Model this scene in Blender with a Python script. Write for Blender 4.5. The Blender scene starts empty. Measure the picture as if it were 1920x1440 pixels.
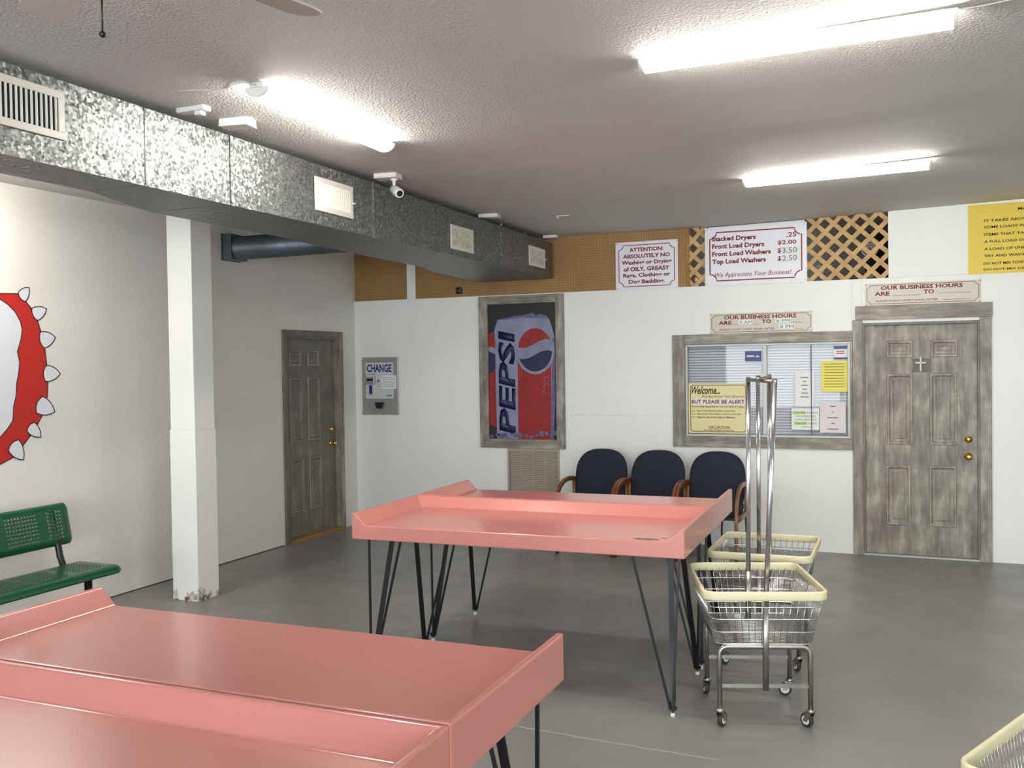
import bpy, bmesh, math, random
from mathutils import Vector, Matrix
R = math.radians
PI = math.pi
rnd = random.Random(7)
scene = bpy.context.scene
C = scene.collection

# ------------------------------------------------------------------ camera
CAM_POS = (0.548, -9.078, 1.7674)
YAW, PITCH, ROLL, FPX = -0.39966, -0.02151, -0.01424, 1778.5
fwd = Vector((math.sin(YAW) * math.cos(PITCH), math.cos(YAW) * math.cos(PITCH), math.sin(PITCH)))
rgt = Vector((math.cos(YAW), -math.sin(YAW), 0.0))
upv = rgt.cross(fwd)
r2 = rgt * math.cos(ROLL) + upv * math.sin(ROLL)
u2 = upv * math.cos(ROLL) - rgt * math.sin(ROLL)
cam_data = bpy.data.cameras.new('camera')
cam_data.sensor_fit = 'HORIZONTAL'
cam_data.sensor_width = 36.0
cam_data.lens = FPX / 1920.0 * 36.0
cam_data.clip_start = 0.05
cam = bpy.data.objects.new('camera', cam_data)
C.objects.link(cam)
M = Matrix((r2, u2, -fwd)).transposed().to_4x4()
M.translation = Vector(CAM_POS)
cam.matrix_world = M
scene.camera = cam

# ------------------------------------------------------------------ world, daylight, exposure
world = bpy.data.worlds.new('sky')
scene.world = world
world.use_nodes = True
bg = world.node_tree.nodes['Background']
bg.inputs['Color'].default_value = (0.80, 0.90, 1.0, 1)
bg.inputs['Strength'].default_value = 1.0
scene.cycles.max_bounces = 5
scene.cycles.diffuse_bounces = 3
scene.cycles.glossy_bounces = 3
scene.cycles.transmission_bounces = 2
scene.cycles.caustics_reflective = False
scene.cycles.caustics_refractive = False
scene.cycles.use_adaptive_sampling = True
scene.cycles.adaptive_threshold = 0.09
scene.view_settings.view_transform = 'Standard'
scene.view_settings.look = 'None'
scene.view_settings.exposure = 0.23
scene.view_settings.gamma = 1.0
scene.view_settings.use_curve_mapping = False
LAMP = 54.0            # emission strength of the ceiling strip lights
DAY = 38.0            # watts per square metre of shop-front glass
WINDOW_BAYS = [(-1.45, 4.3), (3.2, 4.2)]     # centre x, width
for cx, w in WINDOW_BAYS:
    ld = bpy.data.lights.new('window_daylight', 'AREA')
    ld.shape = 'RECTANGLE'
    ld.size = w
    ld.size_y = 1.9
    ld.energy = DAY * w * 1.9
    ld.color = (0.85, 0.94, 1.0)
    lo = bpy.data.objects.new('window_daylight', ld)
    C.objects.link(lo)
    lo.location = (cx, -13.98, 1.60)
    lo.rotation_euler = (R(90), 0, 0)          # shines towards +Y, into the room

# ------------------------------------------------------------------ node helpers / materials
def _nt(name):
    m = bpy.data.materials.new(name)
    m.use_nodes = True
    nt = m.node_tree
    return m, nt, nt.nodes['Principled BSDF']
def lin(c):
    return tuple(((x / 255.0) / 12.92 if x / 255.0 <= 0.04045 else ((x / 255.0 + 0.055) / 1.055) ** 2.4) for x in c)
def node(nt, t, **kw):
    n = nt.nodes.new(t)
    for k, v in kw.items():
        if k in n.inputs:
            n.inputs[k].default_value = v
        else:
            setattr(n, k, v)
    return n
def coords(nt, scale=(1, 1, 1), kind='Object'):
    tc = nt.nodes.new('ShaderNodeTexCoord')
    mp = nt.nodes.new('ShaderNodeMapping')
    mp.inputs['Scale'].default_value = scale
    nt.links.new(tc.outputs[kind], mp.inputs['Vector'])
    return mp.outputs['Vector']
def ramp(nt, fac, stops):
    r = nt.nodes.new('ShaderNodeValToRGB')
    els = r.color_ramp.elements
    while len(els) < len(stops):
        els.new(0.5)
    for e, (p, c) in zip(els, stops):
        e.position = p
        e.color = (c[0], c[1], c[2], 1) if not isinstance(c, (int, float)) else (c, c, c, 1)
    nt.links.new(fac, r.inputs['Fac'])
    return r.outputs['Color']
def noise(nt, vec, scale, detail=3, rough=0.55):
    n = node(nt, 'ShaderNodeTexNoise')
    n.inputs['Scale'].default_value = scale
    n.inputs['Detail'].default_value = detail
    n.inputs['Roughness'].default_value = rough
    nt.links.new(vec, n.inputs['Vector'])
    return n.outputs['Fac']
def bump(nt, bsdf, height, strength=0.3, dist=0.01):
    b = nt.nodes.new('ShaderNodeBump')
    b.inputs['Strength'].default_value = strength
    b.inputs['Distance'].default_value = dist
    nt.links.new(height, b.inputs['Height'])
    nt.links.new(b.outputs['Normal'], bsdf.inputs['Normal'])
    return b
def plain(name, rgb, rough=0.5, metal=0.0, coat=0.0, var=0.0, vscale=6.0, bmp=0.0, bscale=60.0, spec=None):
    m, nt, p = _nt(name)
    c = lin(rgb)
    p.inputs['Base Color'].default_value = (*c, 1)
    p.inputs['Roughness'].default_value = rough
    p.inputs['Metallic'].default_value = metal
    p.inputs['Coat Weight'].default_value = coat
    if spec is not None:
        p.inputs['Specular IOR Level'].default_value = spec
    if var or bmp:
        v = coords(nt)
    if var:
        f = noise(nt, v, vscale, 4)
        col = ramp(nt, f, [(0.3, tuple(x * (1 - var) for x in c)), (0.7, tuple(min(1, x * (1 + var)) for x in c))])
        nt.links.new(col, p.inputs['Base Color'])
    if bmp:
        bump(nt, p, noise(nt, v, bscale, 3), bmp, 0.004)
    return m
MAT = {}
# white painted board walls
def mk_wall(name, rgb, stren=0.22):
    m, nt, p = _nt(name)
    c = lin(rgb)
    v = coords(nt)
    f = noise(nt, v, 1.6, 5)
    nt.links.new(ramp(nt, f, [(0.3, tuple(x * 0.95 for x in c)), (0.75, c)]), p.inputs['Base Color'])
    p.inputs['Roughness'].default_value = 0.5
    v2 = coords(nt, (1, 1, 0.45))
    bump(nt, p, noise(nt, v2, 55, 4), stren, 0.006)
    return m
MAT['wall'] = mk_wall('white_wall_paint', (240, 239, 233))
MAT['wall_left'] = mk_wall('white_wall_paint_worn', (230, 226, 218), 0.3)
# ceiling: sprayed splatter texture with smoother taped joints
def mk_ceiling():
    m, nt, p = _nt('sprayed_ceiling')
    v = coords(nt)
    vo = node(nt, 'ShaderNodeTexVoronoi', Scale=85.0)
    vo.feature = 'SMOOTH_F1'
    nt.links.new(v, vo.inputs['Vector'])
    n1 = noise(nt, v, 110, 3, 0.55)
    mul = node(nt, 'ShaderNodeMath', operation='MULTIPLY')
    nt.links.new(vo.outputs['Distance'], mul.inputs[0])
    nt.links.new(n1, mul.inputs[1])
    # joints: bands where the texture was knocked flat (along y near x=-0.66, along x near y=-3.7)
    sep = nt.nodes.new('ShaderNodeSeparateXYZ')
    wob = noise(nt, v, 0.9, 2)
    nt.links.new(v, sep.inputs[0])
    def band(axis, centre, half):
        a = node(nt, 'ShaderNodeMath', operation='SUBTRACT')
        nt.links.new(sep.outputs[axis], a.inputs[0])
        a.inputs[1].default_value = centre
        b = node(nt, 'ShaderNodeMath', operation='ABSOLUTE')
        nt.links.new(a.outputs[0], b.inputs[0])
        w2 = node(nt, 'ShaderNodeMath', operation='MULTIPLY_ADD')
        nt.links.new(wob, w2.inputs[0])
        w2.inputs[1].default_value = 0.25
        w2.inputs[2].default_value = -0.12
        c = node(nt, 'ShaderNodeMath', operation='ADD')
        nt.links.new(b.outputs[0], c.inputs[0])
        nt.links.new(w2.outputs[0], c.inputs[1])
        mr = node(nt, 'ShaderNodeMapRange')
        mr.inputs['From Min'].default_value = half * 0.7
        mr.inputs['From Max'].default_value = half * 1.3
        mr.inputs['To Min'].default_value = 0.12
        mr.inputs['To Max'].default_value = 1.0
        nt.links.new(c.outputs[0], mr.inputs['Value'])
        return mr.outputs[0]
    b1 = band('X', -0.74, 0.16)
    b2 = band('Y', -3.55, 0.20)
    b3 = band('Y', -0.85, 0.75)
    mn = node(nt, 'ShaderNodeMath', operation='MINIMUM')
    nt.links.new(b1, mn.inputs[0]); nt.links.new(b2, mn.inputs[1])
    mn2 = node(nt, 'ShaderNodeMath', operation='MINIMUM')
    nt.links.new(mn.outputs[0], mn2.inputs[0]); nt.links.new(b3, mn2.inputs[1])
    h = node(nt, 'ShaderNodeMath', operation='MULTIPLY')
    nt.links.new(mul.outputs[0], h.inputs[0]); nt.links.new(mn2.outputs[0], h.inputs[1])
    bump(nt, p, h.outputs[0], 0.75, 0.013)
    c = lin((214, 211, 207))
    f = noise(nt, v, 0.8, 4)
    nt.links.new(ramp(nt, f, [(0.3, tuple(x * 0.9 for x in c)), (0.7, c)]), p.inputs['Base Color'])
    p.inputs['Roughness'].default_value = 0.75
    return m
MAT['ceiling'] = mk_ceiling()
def mk_floor():
    m, nt, p = _nt('grey_painted_concrete')
    v = coords(nt)
    c = lin((131, 129, 125))
    f = noise(nt, v, 0.9, 6, 0.6)
    nt.links.new(ramp(nt, f, [(0.3, tuple(x * 0.9 for x in c)), (0.7, tuple(x * 1.08 for x in c))]), p.inputs['Base Color'])
    f2 = noise(nt, v, 3.0, 5)
    nt.links.new(ramp(nt, f2, [(0.3, 0.30), (0.75, 0.48)]), p.inputs['Roughness'])
    bump(nt, p, noise(nt, v, 26, 4), 0.12, 0.004)
    return m
MAT['floor'] = mk_floor()
def mk_weathered(name, axis, base=(146, 137, 124), dark=(104, 95, 85), light=(178, 170, 157)):
    m, nt, p = _nt(name)
    st = {'x': (1.6, 14, 14), 'y': (14, 1.6, 14), 'z': (12, 12, 1.8)}[axis]
    v = coords(nt, st)
    f = noise(nt, v, 1.6, 6, 0.65)
    v2 = coords(nt, (2.2, 2.2, 2.2))
    f2 = noise(nt, v2, 2.4, 5, 0.6)
    mx = node(nt, 'ShaderNodeMath', operation='MULTIPLY_ADD')
    nt.links.new(f, mx.inputs[0]); mx.inputs[1].default_value = 0.6
    half = node(nt, 'ShaderNodeMath', operation='MULTIPLY')
    nt.links.new(f2, half.inputs[0]); half.inputs[1].default_value = 0.4
    nt.links.new(half.outputs[0], mx.inputs[2])
    col = ramp(nt, mx.outputs[0], [(0.36, lin(dark)), (0.46, lin(tuple(0.45 * a + 0.55 * b for a, b in zip(dark, base)))), (0.53, lin(base)), (0.64, lin(light))])
    nt.links.new(col, p.inputs['Base Color'])
    p.inputs['Roughness'].default_value = 0.5
    bump(nt, p, f, 0.2, 0.003)
    return m
MAT['wood_v'] = mk_weathered('weathered_grey_wash_vertical', 'z')
MAT['wood_h'] = mk_weathered('weathered_grey_wash_horizontal', 'x')
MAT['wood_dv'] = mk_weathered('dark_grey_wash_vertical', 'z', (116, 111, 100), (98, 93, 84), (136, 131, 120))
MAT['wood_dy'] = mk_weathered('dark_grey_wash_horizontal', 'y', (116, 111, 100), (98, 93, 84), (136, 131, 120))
MAT['wash_light'] = mk_weathered('pale_dry_brushed_edge', 'z', (176, 168, 154), (120, 111, 100), (214, 208, 196))
def mk_galv():
    m, nt, p = _nt('galvanised_sheet')
    v = coords(nt)
    vo = node(nt, 'ShaderNodeTexVoronoi', Scale=80.0)
    nt.links.new(v, vo.inputs['Vector'])
    sp = nt.nodes.new('ShaderNodeSeparateColor')
    nt.links.new(vo.outputs['Color'], sp.inputs[0])
    nt.links.new(ramp(nt, sp.outputs[0], [(0.1, lin((112, 115, 114))), (0.9, lin((140, 142, 140)))]), p.inputs['Base Color'])
    nt.links.new(ramp(nt, sp.outputs[1], [(0.0, 0.36), (1.0, 0.52)]), p.inputs['Roughness'])
    p.inputs['Metallic'].default_value = 0.85
    # every zinc crystal is tilted a little its own way
    geo = nt.nodes.new('ShaderNodeNewGeometry')
    su = node(nt, 'ShaderNodeVectorMath', operation='SUBTRACT')
    nt.links.new(vo.outputs['Color'], su.inputs[0]); su.inputs[1].default_value = (0.5, 0.5, 0.5)
    sc = node(nt, 'ShaderNodeVectorMath', operation='MULTIPLY_ADD')
    nt.links.new(su.outputs[0], sc.inputs[0]); sc.inputs[1].default_value = (0.42, 0.42, 0.42)
    nt.links.new(geo.outputs['Normal'], sc.inputs[2])
    no = node(nt, 'ShaderNodeVectorMath', operation='NORMALIZE')
    nt.links.new(sc.outputs[0], no.inputs[0])
    nt.links.new(no.outputs[0], p.inputs['Normal'])
    return m
MAT['galv'] = mk_galv()
MAT['galv_dark'] = plain('dull_galvanised_duct', (104, 112, 118), 0.45, 0.7, var=0.12, vscale=5)
def mk_peg():
    m, nt, p = _nt('tan_pegboard')
    v = coords(nt, (1 / 0.0254,) * 3)
    fr = node(nt, 'ShaderNodeVectorMath', operation='FRACTION')
    nt.links.new(v, fr.inputs[0])
    su = node(nt, 'ShaderNodeVectorMath', operation='SUBTRACT')
    nt.links.new(fr.outputs[0], su.inputs[0]); su.inputs[1].default_value = (0.5, 0.5, 0.5)
    mu = node(nt, 'ShaderNodeVectorMath', operation='MULTIPLY')
    nt.links.new(su.outputs[0], mu.inputs[0]); mu.inputs[1].default_value = (1, 0, 1)
    le = node(nt, 'ShaderNodeVectorMath', operation='LENGTH')
    nt.links.new(mu.outputs[0], le.inputs[0])
    v2 = coords(nt)
    f = noise(nt, v2, 2.5, 4)
    c = lin((160, 121, 72))
    base = ramp(nt, f, [(0.3, tuple(x * 0.85 for x in c)), (0.7, tuple(x * 1.1 for x in c))])
    hole = ramp(nt, le.outputs['Value'], [(0.13, 0.25), (0.17, 1.0)])
    mix = node(nt, 'ShaderNodeMix', data_type='RGBA', blend_type='MULTIPLY')
    mix.inputs['Factor'].default_value = 1.0
    nt.links.new(base, mix.inputs['A']); nt.links.new(hole, mix.inputs['B'])
    nt.links.new(mix.outputs['Result'], p.inputs['Base Color'])
    p.inputs['Roughness'].default_value = 0.6
    return m
MAT['peg'] = mk_peg()
def mk_pink():
    m, nt, p = _nt('pink_moulded_fibreglass')
    v = coords(nt)
    c = lin((201, 128, 119))
    f = noise(nt, v, 2.2, 5)
    nt.links.new(ramp(nt, f, [(0.2, tuple(x * 0.96 for x in c)), (0.8, tuple(x * 1.03 for x in c))]), p.inputs['Base Color'])
    p.inputs['Roughness'].default_value = 0.28
    p.inputs['Coat Weight'].default_value = 0.4
    p.inputs['Coat Roughness'].default_value = 0.12
    return m
MAT['pink'] = mk_pink()
MAT['worn'] = plain('worn_through_patch', (120, 100, 88), 0.7, var=0.4, vscale=40)
MAT['blackmetal'] = plain('black_painted_steel', (26, 25, 28), 0.35, 0.3)
MAT['foot'] = plain('white_nylon_foot', (210, 210, 205), 0.5)
MAT['chrome'] = plain('chrome', (205, 205, 210), 0.14, 1.0)
MAT['steel'] = plain('dull_plated_steel', (165, 162, 155), 0.3, 1.0, var=0.15, vscale=14)
MAT['wire'] = plain('plated_wire', (205, 205, 205), 0.22, 1.0)
MAT['cream'] = plain('cream_vinyl_bumper', (226, 217, 178), 0.45, var=0.05, vscale=12)
MAT['rubber'] = plain('dark_rubber', (52, 48, 46), 0.6)
MAT['navy'] = plain('navy_woven_fabric', (34, 37, 52), 0.9, var=0.25, vscale=90, bmp=0.3, bscale=300)
MAT['armwood'] = plain('brown_varnished_wood', (122, 74, 34), 0.35, coat=0.3, var=0.2, vscale=8)
MAT['green'] = plain('green_plastisol', (8, 76, 44), 0.3, coat=0.3)
MAT['white_pl'] = plain('white_plastic', (228, 226, 220), 0.45)
MAT['white_enamel'] = plain('white_enamel_grille', (222, 218, 206), 0.4)
MAT['dusty'] = plain('dusty_grille', (186, 181, 166), 0.7, var=0.35, vscale=25)
MAT['black'] = plain('black_plastic', (18, 18, 18), 0.4)
MAT['dark'] = plain('dark_void', (16, 15, 14), 0.9)
MAT['brass'] = plain('polished_brass', (214, 176, 90), 0.18, 1.0)
MAT['alu'] = plain('aluminium_frame', (176, 176, 172), 0.5, 0.6)
MAT['tanvent'] = plain('tan_enamel_return_grille', (168, 158, 142), 0.5)
MAT['lattice'] = plain('raw_lattice_pine', (196, 158, 104), 0.65, var=0.2, vscale=9)
MAT['plywood'] = plain('plywood_edge', (160, 116, 62), 0.7, var=0.2, vscale=12)
MAT['greyback'] = plain('grey_backroom_wall', (112, 112, 110), 0.8)
MAT['sign_white'] = plain('white_sign_board', (232, 230, 236), 0.3)
MAT['sign_tan'] = plain('beige_engraved_sign', (196, 189, 172), 0.3)
MAT['sign_yellow'] = plain('yellow_sign_board', (226, 196, 54), 0.45)
MAT['ink_red'] = plain('dark_red_ink', (136, 28, 44), 0.5)
MAT['ink_black'] = plain('black_ink', (30, 28, 26), 0.5)
MAT['ink_grey'] = plain('grey_ink', (96, 94, 96), 0.5)
MAT['ink_blue'] = plain('deep_blue_ink', (32, 34, 110), 0.4)
MAT['paper'] = plain('white_paper', (232, 232, 230), 0.6)
MAT['paper_y'] = plain('yellow_paper', (238, 222, 92), 0.6)
MAT['paper_p'] = plain('pinkish_paper', (224, 214, 214), 0.6)
MAT['cream_sign'] = plain('cream_welcome_sign', (224, 210, 152), 0.4)
MAT['highlight'] = plain('green_marker', (176, 222, 96), 0.6)
MAT['sticker_blue'] = plain('blue_sticker', (42, 58, 122), 0.4)
MAT['red_paint'] = plain('red_wall_paint', (186, 34, 26), 0.5)
MAT['mural_white'] = plain('pale_wall_paint', (222, 222, 228), 0.5)
MAT['can_dark'] = plain('dark_backlit_print', (22, 20, 26), 0.5)
MAT['can_white'] = plain('can_silver_print', (134, 136, 160), 0.5, var=0.18, vscale=7)
MAT['can_red'] = plain('can_red_print', (146, 18, 22), 0.5, var=0.25, vscale=9)
MAT['can_blue'] = plain('can_blue_print', (20, 22, 72), 0.5)
MAT['can_purple'] = plain('can_frost_print', (96, 92, 128), 0.5, var=0.35, vscale=22)
MAT['mach'] = plain('brushed_steel_plate', (170, 168, 164), 0.4, 0.55, var=0.06, vscale=5)
MAT['mach_lt'] = plain('light_grey_plate', (206, 206, 208), 0.45)
MAT['taupe'] = plain('taupe_fan_blade', (178, 168, 158), 0.5)
MAT['fan_dark'] = plain('dark_bronze', (48, 40, 36), 0.4, 0.5)
MAT['blind'] = plain('white_blind_slat', (206, 208, 214), 0.5)
MAT['cable'] = plain('white_cable', (214, 210, 204), 0.5)
MAT['bulb'] = plain('peach_frosted_bulb', (232, 176, 138), 0.35)
def mk_col():
    m, nt, p = _nt('white_column_paint')
    v = coords(nt)
    c = lin((232, 231, 226))
    f = noise(nt, v, 7, 5, 0.65)
    sep = nt.nodes.new('ShaderNodeSeparateXYZ')
    nt.links.new(v, sep.inputs[0])
    mr = node(nt, 'ShaderNodeMapRange')
    mr.inputs['From Min'].default_value = 0.0; mr.inputs['From Max'].default_value = 0.26
    mr.inputs['To Min'].default_value = 0.13; mr.inputs['To Max'].default_value = -0.25
    nt.links.new(sep.outputs['Z'], mr.inputs['Value'])
    ad = node(nt, 'ShaderNodeMath', operation='ADD')
    nt.links.new(f, ad.inputs[0]); nt.links.new(mr.outputs[0], ad.inputs[1])
    nt.links.new(ramp(nt, ad.outputs[0], [(0.60, c), (0.615, lin((186, 176, 160))), (0.66, lin((190, 180, 166))), (0.675, lin((92, 76, 60)))]), p.inputs['Base Color'])
    p.inputs['Roughness'].default_value = 0.45
    return m
MAT['column'] = mk_col()
def mk_emit(name, rgb, strength):
    m, nt, p = _nt(name)
    p.inputs['Base Color'].default_value = (*rgb, 1)
    p.inputs['Emission Color'].default_value = (*rgb, 1)
    p.inputs['Emission Strength'].default_value = strength
    return m
MAT['lamp'] = mk_emit('lit_strip_light_lens', (1.0, 0.955, 0.885), LAMP)
def mk_glass():
    m, nt, p = _nt('window_glass')
    nt.nodes.remove(p)
    out = [n for n in nt.nodes if n.type == 'OUTPUT_MATERIAL'][0]
    tr = node(nt, 'ShaderNodeBsdfTransparent')
    gl = node(nt, 'ShaderNodeBsdfGlossy')
    gl.inputs['Roughness'].default_value = 0.02
    fr = node(nt, 'ShaderNodeFresnel')
    fr.inputs['IOR'].default_value = 1.28
    mx = node(nt, 'ShaderNodeMixShader')
    nt.links.new(fr.outputs[0], mx.inputs[0])
    nt.links.new(tr.outputs[0], mx.inputs[1])
    nt.links.new(gl.outputs[0], mx.inputs[2])
    nt.links.new(mx.outputs[0], out.inputs['Surface'])
    return m
MAT['glass'] = mk_glass()

# ------------------------------------------------------------------ mesh helpers
class MB:
    """collects shapes in one bmesh and links them as ONE mesh object"""
    def __init__(s):
        s.bm = bmesh.new()
    def poly(s, pts, smooth=False):
        vs = [s.bm.verts.new(p) for p in pts]
        f = s.bm.faces.new(vs)
        f.smooth = smooth
        return f
    def box(s, x0, x1, y0, y1, z0, z1, bev=0.0, seg=2):
        v = [s.bm.verts.new((x, y, z)) for z in (z0, z1) for y in (y0, y1) for x in (x0, x1)]
        idx = [(0, 2, 3, 1), (4, 5, 7, 6), (0, 1, 5, 4), (2, 6, 7, 3), (0, 4, 6, 2), (1, 3, 7, 5)]
        fs = [s.bm.faces.new([v[i] for i in q]) for q in idx]
        if bev > 0:
            es = list({e for f in fs for e in f.edges})
            bmesh.ops.bevel(s.bm, geom=es, offset=bev, segments=seg, profile=0.5, affect='EDGES')
        return s
    def prism(s, pts, d, origin=(0, 0, 0), ax=(1, 0, 0), ay=(0, 0, 1), an=(0, -1, 0), smooth=False):
        """2-D outline pts extruded by d along an"""
        o, a, b, n = Vector(origin), Vector(ax), Vector(ay), Vector(an)
        lo = [s.bm.verts.new(o + a * p[0] + b * p[1]) for p in pts]
        hi = [s.bm.verts.new(o + a * p[0] + b * p[1] + n * d) for p in pts]
        k = len(pts)
        s.bm.faces.new(lo[::-1]); s.bm.faces.new(hi)
        for i in range(k):
            f = s.bm.faces.new([lo[i], lo[(i + 1) % k], hi[(i + 1) % k], hi[i]])
            f.smooth = smooth
        return s
    def sweep(s, path, prof, closed=False, up=None, smooth=True, cap=True):
        """profile (list of 2-D points) swept along a 3-D path"""
        P = [Vector(p) for p in path]
        n = len(P)
        rings = []
        ref = None
        for i in range(n):
            if closed:
                t = (P[(i + 1) % n] - P[i - 1])
            else:
                t = P[min(i + 1, n - 1)] - P[max(i - 1, 0)]
            t.normalize()
            if up is not None:
                a = Vector(up).cross(t)
            else:
                if ref is None:
                    ref = Vector((0, 0, 1)) if abs(t.z) < 0.9 else Vector((1, 0, 0))
                a = ref.cross(t)
            if a.length < 1e-6:
                a = Vector((1, 0, 0))
            a.normalize()
            b = t.cross(a)
            if up is None:
                ref = b
            # keep the width through bends
            rings.append([s.bm.verts.new(P[i] + a * q[0] + b * q[1]) for q in prof])
        k = len(prof)
        rng = range(n) if closed else range(n - 1)
        for i in rng:
            r0, r1 = rings[i], rings[(i + 1) % n]
            for j in range(k):
                f = s.bm.faces.new([r0[j], r0[(j + 1) % k], r1[(j + 1) % k], r1[j]])
                f.smooth = smooth
        if cap and not closed:
            s.bm.faces.new(rings[0][::-1]); s.bm.faces.new(rings[-1])
        return s
    def tube(s, path, r, seg=8, closed=False):
        return s.sweep(path, [(r * math.cos(2 * PI * i / seg), r * math.sin(2 * PI * i / seg)) for i in range(seg)], closed)
    def bar(s, path, w, h, up=None):
        return s.sweep(path, [(-w / 2, -h / 2), (w / 2, -h / 2), (w / 2, h / 2), (-w / 2, h / 2)], False, up, smooth=False)
    def lathe(s, prof, origin=(0, 0, 0), axis='z', seg=16):
        """prof: (radius, height) list"""
        o = Vector(origin)
        def P(r, h, a):
            c, q = r * math.cos(a), r * math.sin(a)
            return o + {'z': Vector((c, q, h)), 'y': Vector((c, h, q)), 'x': Vector((h, c, q))}[axis]
        rings = []
        for r, h in prof:
            if r < 1e-6:
                rings.append([s.bm.verts.new(P(0, h, 0))])
            else:
                rings.append([s.bm.verts.new(P(r, h, 2 * PI * i / seg)) for i in range(seg)])
        for a, b in zip(rings, rings[1:]):
            for i in range(seg):
                j = (i + 1) % seg
                if len(a) == 1 and len(b) == 1:
                    continue
                if len(a) == 1:
                    f = s.bm.faces.new([a[0], b[i], b[j]])
                elif len(b) == 1:
                    f = s.bm.faces.new([a[i], a[j], b[0]])
                else:
                    f = s.bm.faces.new([a[i], a[j], b[j], b[i]])
                f.smooth = True
        if len(rings[0]) > 1: s.bm.faces.new(rings[0][::-1])
        if len(rings[-1]) > 1: s.bm.faces.new(rings[-1])
        return s
    def mesh(s, name):
        bmesh.ops.recalc_face_normals(s.bm, faces=s.bm.faces)
        me = bpy.data.meshes.new(name)
        s.bm.to_mesh(me)
        s.bm.free()
        return me
    def build(s, name, mat, parent=None, loc=None, rz=0.0):
        me = s.mesh(name)
        me.materials.append(MAT[mat])
        return link(name, me, parent, loc, rz)
def link(name, me, parent=None, loc=None, rz=0.0):
    o = bpy.data.objects.new(name, me)
    C.objects.link(o)
    if parent is not None:
        o.parent = parent
    if loc is not None:
        o.location = loc
    if rz:
        o.rotation_euler = (0, 0, rz)
    return o
def tag(o, label=None, cat=None, group=None, kind=None):
    if label: o['label'] = label
    if cat: o['category'] = cat
    if group: o['group'] = group
    if kind: o['kind'] = kind
    return o
def thing(name, label, cat, loc=(0, 0, 0), rz=0.0, group=None):
    o = bpy.data.objects.new(name, None)
    o.empty_display_size = 0.1
    C.objects.link(o)
    o.location = loc
    o.rotation_euler = (0, 0, rz)
    return tag(o, label, cat, group)
def structure(name, label=None):
    o = bpy.data.objects.new(name, None)
    C.objects.link(o)
    o['kind'] = 'structure'
    if label: o['label'] = label
    return o
def copy_tree(o, parent=None):
    c = o.copy()
    C.objects.link(c)
    if parent is not None:
        c.parent = parent
    for ch in list(o.children):
        copy_tree(ch, c)
    return c
def arc(cx, cy, r, a0, a1, n):
    return [(cx + r * math.cos(R(a0 + (a1 - a0) * i / n)), cy + r * math.sin(R(a0 + (a1 - a0) * i / n))) for i in range(n + 1)]
def rrect(w, h, r, n=4, cx=0.0, cy=0.0):
    return (arc(cx + w / 2 - r, cy - h / 2 + r, r, -90, 0, n) + arc(cx + w / 2 - r, cy + h / 2 - r, r, 0, 90, n)
            + arc(cx - w / 2 + r, cy + h / 2 - r, r, 90, 180, n) + arc(cx - w / 2 + r, cy - h / 2 + r, r, 180, 270, n))
def text_mesh(body, x0, x1, z0, z1, y, bold=0.0, shear=0.0, cap_only=True, depth=0.0008, rot=False):
    """lettering fitted to the box x0..x1, z0..z1 in the plane y, facing -Y; rot: reads upwards"""
    cu = bpy.data.curves.new('lettering', 'FONT')
    cu.body = body
    cu.size = 1.0
    cu.offset = bold
    cu.shear = shear
    cu.resolution_u = 2
    ob = bpy.data.objects.new('lettering', cu)
    me = bpy.data.meshes.new_from_object(ob)
    bpy.data.objects.remove(ob)
    bpy.data.curves.remove(cu)
    xs = [v.co.x for v in me.vertices]; ys = [v.co.y for v in me.vertices]
    a0, a1, b0, b1 = min(xs), max(xs), min(ys), max(ys)
    bm = bmesh.new(); bm.from_mesh(me)
    bpy.data.meshes.remove(me)
    for v in bm.verts:
        fx, fy = (v.co.x - a0) / (a1 - a0), (v.co.y - b0) / (b1 - b0)
        if rot:
            v.co = Vector((x1 - fy * (x1 - x0), y, z0 + fx * (z1 - z0)))
        else:
            v.co = Vector((x0 + fx * (x1 - x0), y, z0 + fy * (z1 - z0)))
    r = bmesh.ops.extrude_face_region(bm, geom=list(bm.faces))
    for e in r['geom']:
        if isinstance(e, bmesh.types.BMVert):
            e.co.y -= depth
    bmesh.ops.recalc_face_normals(bm, faces=bm.faces)
    out = bpy.data.meshes.new('lettering')
    bm.to_mesh(out); bm.free()
    return out
def letter(parent, mat, body, x0, x1, z0, z1, y, **kw):
    me = text_mesh(body, x0, x1, z0, z1, y, **kw)
    me.materials.append(MAT[mat])
    return link('lettering', me, parent)
def ring_outline(mb, pts, w, y0, d):
    """thin closed line (width w) following an outline in the x-z plane, from y0 towards -Y by d"""
    n = len(pts)
    inn = []
    cx = sum(p[0] for p in pts) / n; cz = sum(p[1] for p in pts) / n
    for i in range(n):
        p, a, b = Vector(pts[i]), Vector(pts[i - 1]), Vector(pts[(i + 1) % n])
        t = (b - a).normalized()
        nn = Vector((-t.y, t.x))
        if nn.dot(Vector((cx, cz)) - p) < 0: nn = -nn
        inn.append(p + nn * w)
    for i in range(n):
        j = (i + 1) % n
        q = [pts[i], pts[j], inn[j], inn[i]]
        lo = [mb.bm.verts.new((a[0], y0, a[1])) for a in q]
        hi = [mb.bm.verts.new((a[0], y0 - d, a[1])) for a in q]
        mb.bm.faces.new(hi); mb.bm.faces.new(lo[::-1])
        for k in range(4):
            mb.bm.faces.new([lo[k], lo[(k + 1) % 4], hi[(k + 1) % 4], hi[k]])

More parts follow.
